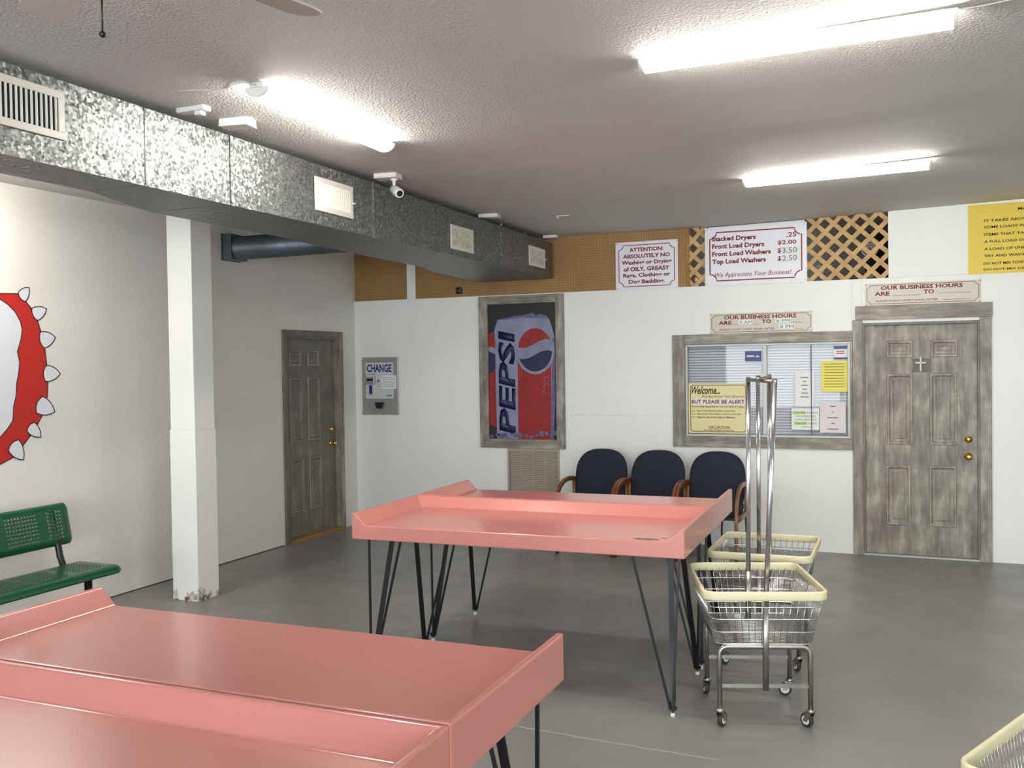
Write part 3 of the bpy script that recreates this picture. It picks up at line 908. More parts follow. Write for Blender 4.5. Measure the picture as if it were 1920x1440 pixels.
# neighbour can sliver on the left
pic('print_can', 'can_red', [(-3.545, 1.14), (-3.468, 1.10), (-3.462, 2.00), (-3.50, 2.10), (-3.545, 2.08)], 0)
pic('print_can', 'can_blue', [(-3.545, 1.66), (-3.500, 1.68), (-3.466, 1.74), (-3.458, 1.80), (-3.470, 1.86), (-3.500, 1.88), (-3.545, 1.90)], 1)
pic('print_can', 'can_white', [(-3.545, 1.90), (-3.500, 1.88), (-3.470, 1.87), (-3.466, 1.92), (-3.50, 1.945), (-3.545, 1.945)], 1)
# the can: silver body, shoulder and rim
can = [(-3.462, 0.986), (-2.832, 0.986), (-2.806, 1.40), (-2.806, 2.02), (-2.836, 2.14), (-2.862, 2.215), (-2.90, 2.255), (-2.965, 2.27), (-3.00, 2.262), (-3.05, 2.285), (-3.12, 2.268), (-3.18, 2.262), (-3.25, 2.258), (-3.33, 2.24), (-3.44, 2.225), (-3.48, 2.10), (-3.47, 2.0)]
pic('print_can', 'can_white', can, 2)
pic('print_can', 'can_purple', [(-3.40, 2.235), (-3.36, 2.222), (-3.20, 2.238), (-3.0, 2.232), (-2.90, 2.225), (-2.875, 2.235), (-2.90, 2.255), (-2.965, 2.27), (-3.0, 2.262), (-3.05, 2.282), (-3.12, 2.266), (-3.25, 2.256)], 3)
pic('print_can', 'can_purple', [(-2.832, 0.986), (-2.806, 1.40), (-2.806, 2.02), (-2.83, 2.02), (-2.845, 1.40), (-2.865, 0.986)], 3)
pic('print_can', 'can_red', [(-3.222, 0.986), (-2.862, 0.986), (-2.852, 1.30), (-2.845, 1.80), (-3.216, 1.80)], 3)
# round emblem: white disc, red cap, blue cup, white wave between them
gx, gz, gr = -3.022, 1.905, 0.215
pic('print_emblem', 'can_white', [(gx + gr * math.cos(2 * PI * i / 40), gz + gr * 1.17 * math.sin(2 * PI * i / 40)) for i in range(40)], 4)
def wave(x, up):
    u_ = (x - gx) / gr
    return gz + (0.055 if up else -0.045) + 0.042 * math.sin(u_ * 2.6) + (0.01 if up else -0.005)
rr = gr * 0.88
def half(upper):
    pts = []
    for i in range(81):
        a = 2 * PI * i / 80
        x, z = gx + rr * math.cos(a), gz + rr * 1.17 * math.sin(a)
        zz = wave(x, upper)
        pts.append((x, max(z, zz) if upper else min(z, zz)))
    out = []
    for p in pts:
        if not out or (abs(p[0] - out[-1][0]) + abs(p[1] - out[-1][1])) > 1e-4:
            out.append(p)
    return out[:-1]
pic('print_emblem', 'can_red', half(True), 5)
pic('print_emblem', 'can_blue', half(False), 5)
# word on the can, reading upwards
me = text_mesh('PEPSI', SX(-3.435), SX(-3.245), SZ(1.055), SZ(2.09), -0.0064, bold=0.035, rot=True)
for v in me.vertices:                        # slanted letters
    v.co.z += (v.co.x - SX(-3.34)) * -0.22
me.materials.append(MAT['can_blue'])
link('lettering', me, t)
for k in range(14):                          # ice along the foot of the can
    x = -3.52 + 0.055 * k + rnd.uniform(-0.01, 0.01)
    z = 1.0 + rnd.uniform(0, 0.05)
    r_ = rnd.uniform(0.018, 0.042)
    q = [(min(-2.79, max(-3.545, x + r_ * rnd.uniform(0.7, 1.2) * math.cos(a * PI / 3.5))), max(0.985, z + r_ * rnd.uniform(0.5, 1.0) * math.sin(a * PI / 3.5))) for a in range(7)]
    pic('print_ice', 'can_purple', q, 6)
for x, z, r_ in ((-2.905, 1.60, 0.022), (-2.90, 1.53, 0.026), (-2.93, 1.46, 0.02), (-3.13, 1.57, 0.02), (-3.16, 1.50, 0.016), (-3.19, 1.30, 0.016)):
    mb = MB(); mb.tube([(SX(x) + r_ * math.cos(a * PI / 6), -0.0078, SZ(z) + r_ * 1.2 * math.sin(a * PI / 6)) for a in range(10)], 0.003, 5); mb.build('print_frost', 'can_white' if z > 1.45 and x > -3 else 'can_red', t)

t = thing('return_air_grille', 'tan louvred return air grille below the soda picture', 'grille', (-3.058, 0.0, 0.28))
w, h = 0.574, 0.607
MB().box(-w / 2, w / 2, -0.002, 0.0, 0.0, h).build('backing', 'dark', t)
for a, b in ((-w / 2, -w / 2 + 0.024), (w / 2 - 0.024, w / 2)):
    MB().box(a, b, -0.014, 0, 0.024, h - 0.024).build('frame_bar', 'tanvent', t)
for a, b in ((0, 0.024), (h - 0.024, h)):
    MB().box(-w / 2, w / 2, -0.014, 0, a, b).build('frame_bar', 'tanvent', t)
cw = (w - 0.048) / 4
for c in range(4):
    x0 = -w / 2 + 0.024 + c * cw
    if c:
        MB().box(x0 - 0.005, x0 + 0.005, -0.012, 0, 0.024, h - 0.024).build('mullion', 'tanvent', t)
    lv = MB()
    z = 0.034
    while z < h - 0.036:
        for k in range(1):
            pts = [(-0.0115, z), (-0.0105, z + 0.001), (-0.003, z + 0.015), (-0.004, z + 0.015)]
            lv.prism(pts, cw - 0.010, (x0 + 0.005, 0, 0), (0, 1, 0), (0, 0, 1), (1, 0, 0))
        z += 0.0185
    o = lv.build('louvres', 'tanvent', t); o['kind'] = 'stuff'

t = thing('change_machine', 'wall-mounted steel change machine near the left corner', 'change machine', (-4.858, 0.0, 1.225))
ox2 = -4.858
MB().box(-0.228, 0.228, -0.02, 0.0, 0.0, 0.632, 0.004).build('plate', 'mach', t)
MB().box(-0.178, 0.172, -0.024, -0.02, 0.178, 0.575).build('face_panel', 'mach_lt', t)
letter(t, 'ink_blue', 'CHANGE', -0.162, 0.152, 0.468, 0.556, -0.024, bold=0.03)
MB().box(-0.172, -0.052, -0.05, -0.024, 0.335, 0.445, 0.006).build('bill_slot', 'mach', t)
MB().box(-0.150, -0.074, -0.0515, -0.05, 0.372, 0.398).build('slot_mouth', 'black', t)
MB().box(-0.158, -0.066, -0.054, -0.05, 0.420, 0.437, 0.002).build('slot_lip', 'white_pl', t)
MB().box(-0.136, -0.094, -0.026, -0.024, 0.225, 0.325).build('bill_guide', 'sticker_blue', t)
MB().lathe([(0.016, 0), (0.016, -0.006), (0, -0.008)], (-0.015, -0.024, 0.372), 'y', 10).build('lock', 'steel', t)
nt_ = MB().box(0.028, 0.212, -0.026, -0.0245, 0.285, 0.432).build('notice', 'paper', t)
for k in range(6):
    MB().box(0.042, 0.198, -0.0266, -0.026, 0.405 - k * 0.019, 0.409 - k * 0.019).build('print_line', 'ink_grey', nt_)
MB().box(0.085, 0.150, -0.0246, -0.024, 0.205, 0.218).build('print_line', 'ink_grey', t)
mb = MB(); mb.prism([(-0.060, 0.135), (0.060, 0.135), (0.036, 0.068), (-0.036, 0.068)], 0.018, (0, -0.02, 0)); mb.build('coin_cup', 'black', t)
MB().tube([(-0.062, -0.036, 0.135), (-0.037, -0.038, 0.068), (0.037, -0.038, 0.068), (0.062, -0.036, 0.135)], 0.004, 6).build('cup_rim', 'steel', t)
MB().box(-0.228, 0.228, -0.024, -0.02, 0.0, 0.045).build('lower_strip', 'mach', t)
t = thing('wall_sensor', 'small black box on the pegboard left of the soda picture', 'sensor', (-3.88, 0.012, 2.515))
MB().box(-0.034, 0.034, -0.03, 0, 0, 0.068, 0.008).build('case', 'black', t)
MB().lathe([(0.014, -0.03), (0.012, -0.034), (0, -0.036)], (0.006, 0, 0.034), 'y', 12).build('lens', 'ink_grey', t)

# ------------------------------------------------------------------ left wall painting: red spiked band
t = thing('wall_painting', 'red curved spiked band painted on the white left wall', 'wall painting', (XL, -4.5, 1.13))
def wp(name, mat, pts, lay):
    MB().prism([(a + 4.5, b - 1.13) for a, b in pts], 0.0008, (0.0008 * lay, 0, 0), (0, 1, 0), (0, 0, 1), (1, 0, 0)).build(name, mat, t)
outer = [(-4.325, 2.302), (-4.257, 2.246), (-4.218, 2.205), (-4.17, 2.121), (-4.142, 2.039), (-4.114, 1.926), (-4.1, 1.803), (-4.095, 1.671), (-4.103, 1.575), (-4.149, 1.446), (-4.186, 1.391), (-4.254, 1.306), (-4.322, 1.236), (-4.393, 1.169), (-4.498, 1.131), (-4.65, 1.11), (-4.80, 1.14)]
inner = [(-4.80, 2.27), (-4.65, 2.29), (-4.465, 2.256), (-4.409, 2.225), (-4.353, 2.178), (-4.311, 2.111), (-4.298, 2.052), (-4.31, 1.984), (-4.341, 1.898), (-4.324, 1.822), (-4.336, 1.745), (-4.353, 1.678), (-4.36, 1.593), (-4.382, 1.518), (-4.389, 1.425), (-4.434, 1.369), (-4.493, 1.315), (-4.65, 1.27), (-4.80, 1.28)]
topl = [(-4.80, 2.31), (-4.65, 2.32), (-4.464, 2.295), (-4.369, 2.300)]
wp('pale_field', 'mural_white', inner, 0)
wp('red_band', 'red_paint', topl + outer + inner[::-1], 1)
def stroke(pts, w, lay, name='outline', mat='ink_black', closed=False):
    mb = MB()
    n = len(pts)
    for i in range(n if closed else n - 1):
        a, b = Vector(pts[i]), Vector(pts[(i + 1) % n])
        d = (b - a).normalized(); nn = Vector((-d.y, d.x)) * w / 2; e = d * w * 0.4
        q = [a - e - nn, b + e - nn, b + e + nn, a - e + nn]
        mb.prism([(p.x + 4.5, p.y - 1.13) for p in q], 0.0006, (0.0008 * lay, 0, 0), (0, 1, 0), (0, 0, 1), (1, 0, 0))
    mb.build(name, mat, t)
stroke(topl + outer, 0.007, 2)
stroke(inner, 0.007, 2)
spikes = [[(-4.324, 2.31), (-4.234, 2.35), (-4.267, 2.25)], [(-4.215, 2.205), (-4.092, 2.207), (-4.17, 2.121)], [(-4.149, 2.041), (-4.022, 2.005), (-4.119, 1.926)],
          [(-4.107, 1.802), (-3.987, 1.74), (-4.116, 1.687)], [(-4.145, 1.581), (-4.043, 1.466), (-4.2, 1.466)], [(-4.217, 1.399), (-4.166, 1.292), (-4.281, 1.341)], [(-4.349, 1.287), (-4.314, 1.144), (-4.433, 1.219)]]
def curve3(a, b, bulge, n=5):
    a, b = Vector(a), Vector(b)
    d = b - a; nn = Vector((-d.y, d.x))
    return [tuple(a + d * (i / n) + nn * bulge * 4 * (i / n) * (1 - i / n)) for i in range(n)]
for a, b, c in spikes:
    pts = curve3(a, b, 0.13) + curve3(b, c, 0.13) + curve3(c, a, 0.18)
    wp('spike', 'mural_white', pts, 3)
    stroke(pts, 0.007, 4, closed=True)

# ------------------------------------------------------------------ column
col = thing('column', 'square white boxed column with chipped foot by the left wall', 'column', (-4.55, -3.325, 0))
MB().box(-0.122, 0.122, -0.117, 0.117, 0, 1.30, 0.003, 1).build('lower_casing', 'column', col)
MB().box(-0.116, 0.116, -0.112, 0.112, 1.30, 3.04, 0.003, 1).build('upper_casing', 'column', col)

# ------------------------------------------------------------------ air duct
XD = -2.80
duct = thing('air_duct', 'galvanised rectangular air duct along the ceiling on the left', 'air duct', (XD, 0, 2.63))
def duct_sec(y0, y1, w0, w1, z0, z1, za=None, zb=None, mat='galv'):
    """section from y0 (near) to y1 (far); widths and bottom/top heights at both ends"""
    za = z0 if za is None else za
    zb = z1 if zb is None else zb
    mb = MB()
    n = [(0, y0, z0), (-w0, y0, z0), (-w0, y0, z1), (0, y0, z1)]
    f = [(0, y1, za), (-w1, y1, za), (-w1, y1, zb), (0, y1, zb)]
    n = [mb.bm.verts.new((a, b, c - 2.63)) for a, b, c in n]
    f = [mb.bm.verts.new((a, b, c - 2.63)) for a, b, c in f]
    mb.bm.faces.new(n); mb.bm.faces.new(f[::-1])
    for i in range(4):
        mb.bm.faces.new([n[i], n[(i + 1) % 4], f[(i + 1) % 4], f[i]])
    return mb.build('duct_section', mat, duct)
secs = [(-11.4, -9.8, .36, .36), (-9.8, -8.2, .36, .36), (-8.2, -6.9, .36, .36), (-6.9, -5.588, .36, .36), (-5.582, -4.972, .36, .56), (-4.962, -3.745, .56, .56), (-3.741, -3.29, .56, .60), (-3.286, -2.555, .60, .62), (-2.551, -1.66, .62, .62), (-1.656, -1.35, .62, .72), (-1.346, -0.75, .72, .78), (-0.746, -0.06, .78, .80)]
for y0, y1, w0, w1 in secs:
    tt = lambda y: 3.005 - 0.03 * max(0.0, min(1.0, (y + 4.0) / 3.9))
    bb = lambda y: 2.640 - 0.020 * max(0.0, min(1.0, (y + 4.0) / 3.9))
    duct_sec(y0, y1, w0, w1, bb(y0), tt(y0), bb(y1), tt(y1))
MB().box(-0.001, 0.0015, -5.5885, -5.5815, 0.006, 0.374).build('joint_gap', 'black', duct)
for y, w_ in ((-4.967, 0.020), (-3.515, 0.010), (-6.9, 0.02), (-1.352, 0.010)):
    MB().box(-0.004, 0.007, y - w_ / 2, y + w_ / 2, 0.0, 0.375).build('drive_strip', 'galv', duct)
for y in (-5.585, -3.743, -3.288, -2.553, -1.658, -0.748):
    MB().box(-0.30, 0.001, y - 0.002, y + 0.002, -0.001 + (2.640 - 0.020 * max(0.0, (y + 4.0) / 3.9) - 2.63), 0.372).build('joint', 'galv_dark', duct)
MB().box(-0.004, 0.003, -11.4, -0.06, 0.004, 0.010).build('edge_fold', 'galv', duct)
def duct_vent(y0, y1, z0, z1, label, dirty, nb, lever=True, opened=False):
    t = thing('duct_vent', label, 'vent', (XD + 0.001, (y0 + y1) / 2, z0), R(90), 'vents on the air duct')
    w, h = y1 - y0, z1 - z0
    fr = 0.032
    m = 'white_enamel'
    MB().box(-w / 2, w / 2, -0.003, 0.0, 0, h).build('backing', 'dark' if not dirty else 'dusty', t)
    for a in ((-w / 2, -w / 2 + fr, fr, h - fr), (w / 2 - fr, w / 2, fr, h - fr), (-w / 2, w / 2, 0, fr), (-w / 2, w / 2, h - fr, h)):
        MB().box(a[0], a[1], -0.010, 0, a[2], a[3], 0.002, 1).build('frame_bar', m, t)
    for k in range(nb):
        x = -w / 2 + fr + (k + 0.5) * (w - 2 * fr) / nb
        pw = (w - 2 * fr) / nb
        pts = [(x - pw * 0.28, -0.003), (x - pw * 0.20, -0.003), (x + pw * 0.30, -0.012), (x + pw * 0.22, -0.012)]
        if opened:
            pts = [(x - pw * 0.16, -0.003), (x - pw * 0.02, -0.003), (x + pw * 0.16, -0.009), (x + pw * 0.02, -0.009)][::-1]
        MB().prism(pts, h - 2 * fr, (0, 0, fr), (1, 0, 0), (0, 1, 0), (0, 0, 1)).build('slat', 'dusty' if dirty else m, t)
    if lever:
        MB().box(w / 2 - 0.008, w / 2 + 0.012, -0.022, -0.008, h * 0.46, h * 0.50).build('lever', m, t)
duct_vent(-6.60, -6.052, 2.750, 2.955, 'open white slatted vent at the near end of the duct', 0, 20, False, True)
duct_vent(-4.205, -3.780, 2.720, 2.927, 'clean white slatted vent in the middle of the duct', 0, 16)
duct_vent(-2.362, -1.948, 2.680, 2.873, 'dusty white slatted vent, second from the back wall', 1, 16, False)
duct_vent(-0.705, -0.285, 2.700, 2.888, 'dusty white slatted vent nearest the back wall', 1, 16)
# branch pipe from the left wall into the duct
t = thing('branch_pipe', 'round spiral branch pipe from the left wall into the duct', 'pipe', (XL, -2.08, 2.735))
MB().box(0.0, 0.012, -0.125, 0.125, 0, 0.24).build('wall_flange', 'galv_dark', t)
MB().box(0.012, 0.10, -0.115, 0.115, 0.005, 0.235, 0.004).build('square_boot', 'galv_dark', t)
MB().lathe([(0.112, 0.10), (0.112, 0.12), (0.105, 0.13), (0.105, 1.752)], (0, 0, 0.115), 'x', 28).build('pipe', 'galv_dark', t)
pth = []
for k in range(0, 13 * 20):
    a = 2 * PI * k / 20
    pth.append((0.16 + 1.57 * k / (13 * 20), 0.1055 * math.cos(a), 0.115 + 0.1055 * math.sin(a)))
MB().tube(pth, 0.0022, 4).build('spiral_seam', 'galv_dark', t)

# ------------------------------------------------------------------ ceiling strip lights and small ceiling things
def strip_light(x, y, z, length, rz, label):
    t = thing('strip_light', label, 'light', (x, y, z), rz, 'ceiling strip lights')
    l = length / 2
    MB().prism([(-0.040, 0), (0.040, 0), (0.034, -0.022), (-0.034, -0.022)], length, (-l, 0, 0), (0, 1, 0), (0, 0, 1), (1, 0, 0)).build('housing', 'white_pl', t)
    prof = [(0.058 * math.cos(a), -0.022 - 0.040 * math.sin(a)) for a in [PI * k / 10 for k in range(11)]]
    MB().prism(prof, length - 0.03, (-l + 0.015, 0, 0), (0, 1, 0), (0, 0, 1), (1, 0, 0), True).build('lens', 'lamp', t)
    for s_ in (-1, 1):
        prof2 = [(0.060 * math.cos(a), -0.020 - 0.043 * math.sin(a)) for a in [PI * k / 10 for k in range(11)]]
        x0 = -l if s_ < 0 else l - 0.015
        MB().prism(prof2, 0.015, (x0, 0, 0), (0, 1, 0), (0, 0, 1), (1, 0, 0), True).build('end_cap', 'white_pl', t)
    return t
strip_light(-2.19, -4.95, ceil_z(-2.19), 1.24, R(92.5), 'ceiling strip light above the green bench side, beside the duct')
strip_light(0.10, -5.12, ceil_z(0.10) - 0.003, 1.22, R(-1.5), 'large near ceiling strip light at the upper right')
strip_light(0.06, -2.235, ceil_z(0.06) - 0.003, 1.22, R(-4), 'far ceiling strip light over the price sign side')
strip_light(-4.50, -5.15, ceil_z(-4.50), 1.22, R(90), 'ceiling strip light between the duct and the left wall, out of frame')
strip_light(3.4, -5.1, ceil_z(3.4) - 0.003, 1.22, 0, 'ceiling strip light to the right, out of frame')
strip_light(-1.0, 1.1, ceil_z(-1.0), 0.34, R(90), 'unseen strip light added to brighten the back room behind the pegboard')  # added lamp, lifts the dark gaps seen through the lattices
strip_light(3.4, -8.4, ceil_z(3.4) - 0.003, 1.22, 0, 'rearmost ceiling strip light on the right, out of frame')
def cable(name, label, pts, r=0.003):
    t = MB().tube(pts, r, 6).build(name, 'cable')
    tag(t, label, 'cable')
cable('power_cable', 'white power cable running right from the near strip light', [(0.715, -5.14, 3.062), (0.80, -5.13, 3.068), (0.95, -5.16, 3.070), (1.1, -5.12, 3.076), (1.6, -5.1, 3.088)])
cable('power_cable', 'thin wavy power cable from the left strip light to the duct', [(-2.16, -5.57, 3.035), (-2.19, -5.62, 3.035), (-2.26, -5.60, 3.042), (-2.34, -5.55, 3.044), (-2.44, -5.58, 3.044), (-2.56, -5.62, 3.044)])
def junction(x, y, rz, l, w, h, label):
    t = thing('junction_box', label, 'junction box', (x, y, ceil_z(x) - h), rz, 'white boxes along the duct')
    MB().box(-l / 2, l / 2, -w / 2, w / 2, 0.006, h, 0.004).build('box', 'white_pl', t)
    MB().box(-l / 2 - 0.002, l / 2 + 0.002, -w / 2 - 0.002, w / 2 + 0.002, 0, 0.006, 0.002, 1).build('cover', 'white_pl', t)
    return t
junction(-2.66, -5.08, R(8), 0.16, 0.10, 0.042, 'thick white box on the ceiling above the bright duct section')
junction(-2.69, -3.50, R(8), 0.16, 0.12, 0.032, 'white mounting plate carrying the security camera')
junction(-2.79, -1.62, R(8), 0.17, 0.11, 0.032, 'white box on the ceiling above the third vent')
junction(-2.80, -0.09, R(5), 0.14, 0.10, 0.028, 'white box at the corner of duct and back wall')
t = thing('smoke_alarm', 'flat white fitting on the ceiling beside the duct joint', 'alarm', (-2.70, -5.36, ceil_z(-2.7) - 0.03))
MB().box(-0.085, 0.085, -0.03, 0.03, 0.004, 0.03, 0.006).build('body', 'white_pl', t)
MB().box(0.02, 0.06, -0.02, 0.02, -0.016, 0.004, 0.004).build('lamp_head', 'white_pl', t)
t = thing('ceiling_hook', 'small white hook plate on the ceiling near the back wall', 'hook', (-2.24, -1.30, ceil_z(-2.24) - 0.008))
MB().box(-0.06, 0.06, -0.012, 0.012, 0, 0.008, 0.003).build('plate', 'white_pl', t)
MB().tube([(-0.045, 0, 0.002), (-0.045, 0, -0.012), (-0.035, 0, -0.018)], 0.004, 6).build('hook', 'white_pl', t)
t = thing('security_camera', 'white bullet security camera hanging above the duct', 'camera', (-2.645, -3.50, ceil_z(-2.69) - 0.034))
MB().lathe([(0.026, 0.0), (0.026, -0.008), (0.012, -0.014), (0.010, -0.055), (0.016, -0.065), (0, -0.07)], (0, 0, 0), 'z', 14).build('stem', 'white_pl', t)
cam_body = MB().lathe([(0.0, -0.062), (0.022, -0.060), (0.030, -0.048), (0.032, 0.0), (0.032, 0.055), (0.026, 0.060)], (0, 0, 0), 'x', 18).build('body', 'white_pl', t, (0.03, -0.02, -0.088))
cam_body.rotation_euler = (0, R(24), R(-38))
MB().lathe([(0.025, 0.0585), (0.020, 0.0605), (0.010, 0.062), (0, 0.062)], (0, 0, 0), 'x', 16).build('lens', 'black', cam_body)
# ceiling fan (its hub hangs just above the frame)
t = thing('ceiling_fan', 'taupe five-blade ceiling fan with a beaded pull chain', 'ceiling fan', (-1.165, -7.414, 2.64))
ct = ceil_z(-1.165) - 2.64
MB().lathe([(0.0, 0.0), (0.05, 0.0), (0.075, 0.03), (0.075, 0.08), (0.11, 0.10), (0.11, 0.17), (0.06, 0.20), (0.014, 0.21), (0.014, ct - 0.06), (0.06, ct - 0.03), (0.065, ct)], (0, 0, 0), 'z', 24).build('motor', 'fan_dark', t)
va = math.atan2(fwd.y, fwd.x)
for k in range(5):
    a = va + R(36 + 72 * k + 1)
    ir = MB().box(0.08, 0.20, -0.014, 0.014, 0.118, 0.126)
    ir.build('blade_iron', 'fan_dark', t).rotation_euler = (0, 0, a)
    bl = MB().prism([(0.17, -0.05), (0.60, -0.066), (0.645, -0.05), (0.66, 0.0), (0.645, 0.05), (0.60, 0.066), (0.17, 0.05)], 0.007, (0, 0, 0), (1, 0, 0), (0, 1, 0), (0, 0, 1))
    b = bl.build('blade', 'taupe', t, (0, 0, 0.130)); b.rotation_euler = (R(10), 0, a)
MB().tube([(0, 0, 0.0), (0, 0, -0.095)], 0.0022, 6).build('pull_chain', 'fan_dark', t)
MB().lathe([(0, -0.008), (0.006, -0.005), (0.0085, 0.0), (0.006, 0.005), (0, 0.008)], (0, 0, -0.102), 'z', 12).build('chain_ball', 'fan_dark', t)

# ------------------------------------------------------------------ folding tables
TW, TD, ZB, ZS, ZL = 1.865, 0.782, 0.800, 0.880, 0.945
def tray():
    mb = MB()
    a = TW / 2
    xs = [-a, -a + 0.020, -a + 0.084, a - 0.084, a - 0.020, a]
    ys = [0.0, TD - 0.084, TD - 0.020, TD]
    def H(i, j):
        return ZS if (i in (2, 3) and j in (0, 1)) else ZL
    g = [[mb.bm.verts.new((xs[i], ys[j], H(i, j))) for j in range(4)] for i in range(6)]
    F = mb.bm.faces.new
    for i in range(5):
        for j in range(3):
            q = [g[i][j], g[i + 1][j], g[i + 1][j + 1], g[i][j + 1]]
            if i == 1 and j == 1:
                F([q[0], q[1], q[3]]); F([q[1], q[2], q[3]])
            elif i == 3 and j == 1:
                F([q[0], q[1], q[2]]); F([q[0], q[2], q[3]])
            else:
                F(q)
    lo = {}
    rim = [(i, 0) for i in range(6)] + [(5, 1), (5, 2), (5, 3)] + [(i, 3) for i in range(4, -1, -1)] + [(0, 2), (0, 1)]
    for i, j in rim:
        lo[(i, j)] = mb.bm.verts.new((xs[i], ys[j], ZB))
    for k in range(len(rim)):
        p, q = rim[k], rim[(k + 1) % len(rim)]
        F([lo[p], lo[q], g[q[0]][q[1]], g[p[0]][p[1]]])
    F([lo[p] for p in rim][::-1])
    bmesh.ops.recalc_face_normals(mb.bm, faces=mb.bm.faces)
    es = [e for e in mb.bm.edges if len(e.link_faces) == 2 and e.calc_face_angle(0) > R(20)]
    bmesh.ops.bevel(mb.bm, geom=es, offset=0.006, segments=3, profile=0.5, affect='EDGES', clamp_overlap=True)
    return mb
def make_table(label, group):
    t = thing('folding_table', label, 'table', (0, 0, 0), 0, group)
    tray().build('tray_top', 'pink', t)
    for sx in (-1, 1):
        for sy in (0, 1):
            fx, fy = sx * (TW / 2 - 0.078), 0.055 if sy == 0 else TD - 0.055
            ix, iy = -sx, (1 if sy == 0 else -1)
            leg = MB()
            f = Vector((fx, fy, 0.035))
            for (dx, dy, w_, h_) in ((0.20, 0.0, 0.011, 0.011), (0.045, 0.20, 0.028, 0.008), (-0.03, 0.05, 0.011, 0.011)):
                topp = Vector((fx + ix * dx, fy + iy * dy, ZB))
                base = Vector((fx + ix * (0.012 if dx > 0.1 else 0.0), fy + iy * (0.010 if dy > 0.1 else 0.0), 0.037))
                leg.bar([base, topp], w_, h_, up=(0, 1, 0))
            # rounded toe that ties the three bars together
            leg.bar([f + Vector((-0.018, 0, 0.014)), f + Vector((-0.010, 0, 0.0)), f + Vector((0.010, 0, 0.0)), f + Vector((0.018, 0, 0.014))], 0.014, 0.008, up=(0, 1, 0))
            leg.lathe([(0.004, -0.02), (0.004, 0.0)], (fx, fy, 0.037), 'z', 8)
            o = leg.build('leg', 'blackmetal', t)
            MB().lathe([(0.0, 0.0), (0.013, 0.0), (0.013, 0.010), (0.009, 0.018), (0.0, 0.019)], (fx, fy, 0), 'z', 12).build('foot', 'foot', o)
    return t
proto = make_table('pink moulded folding table with a worn patch, facing the camera in the middle', 'pink folding tables')
def set_table(t, seam_xy, rz, facing_back):
    c = Vector((seam_xy[0], seam_xy[1], 0))
    gap = 0.0025
    off = Vector((0, -TD - gap, 0)) if not facing_back else Vector((0, TD + gap, 0))
    off.rotate(Matrix.Rotation(rz, 3, 'Z'))
    t.location = c + off
    t.rotation_euler = (0, 0, rz + (PI if facing_back else 0))
set_table(proto, (-1.432, -3.755), R(1.5), False)
ta = copy_tree(proto); set_table(ta, (-1.432, -3.755), R(1.5), True); ta['label'] = 'pink moulded folding table backed onto the middle one, nearest the chairs'
tb = copy_tree(proto); set_table(tb, (-1.360, -7.168), R(0.5), True); tb['label'] = 'pink folding table whose whole top shows in the lower left foreground'
tc_ = copy_tree(proto); set_table(tc_, (-1.360, -7.168), R(0.5), False); tc_['label'] = 'nearest pink folding table, cut off by the bottom left corner'
# worn spots on the middle table, right front of the tray
def blob(cx, cy, rx, ry, n, seed):
    rr_ = random.Random(seed)
    return [(cx + rx * (0.75 + 0.5 * rr_.random()) * math.cos(2 * PI * i / n), cy + ry * (0.75 + 0.5 * rr_.random()) * math.sin(2 * PI * i / n)) for i in range(n)]
for pts in (blob(0.735, 0.055, 0.065, 0.026, 22, 3), blob(0.808, 0.105, 0.012, 0.010, 12, 5), blob(-0.295, 0.004, 0.005, 0.003, 8, 9)):
    MB().prism(pts, 0.0005, (0, 0, ZS + 0.0001), (1, 0, 0), (0, 1, 0), (0, 0, 1)).build('worn_patch', 'worn', proto)

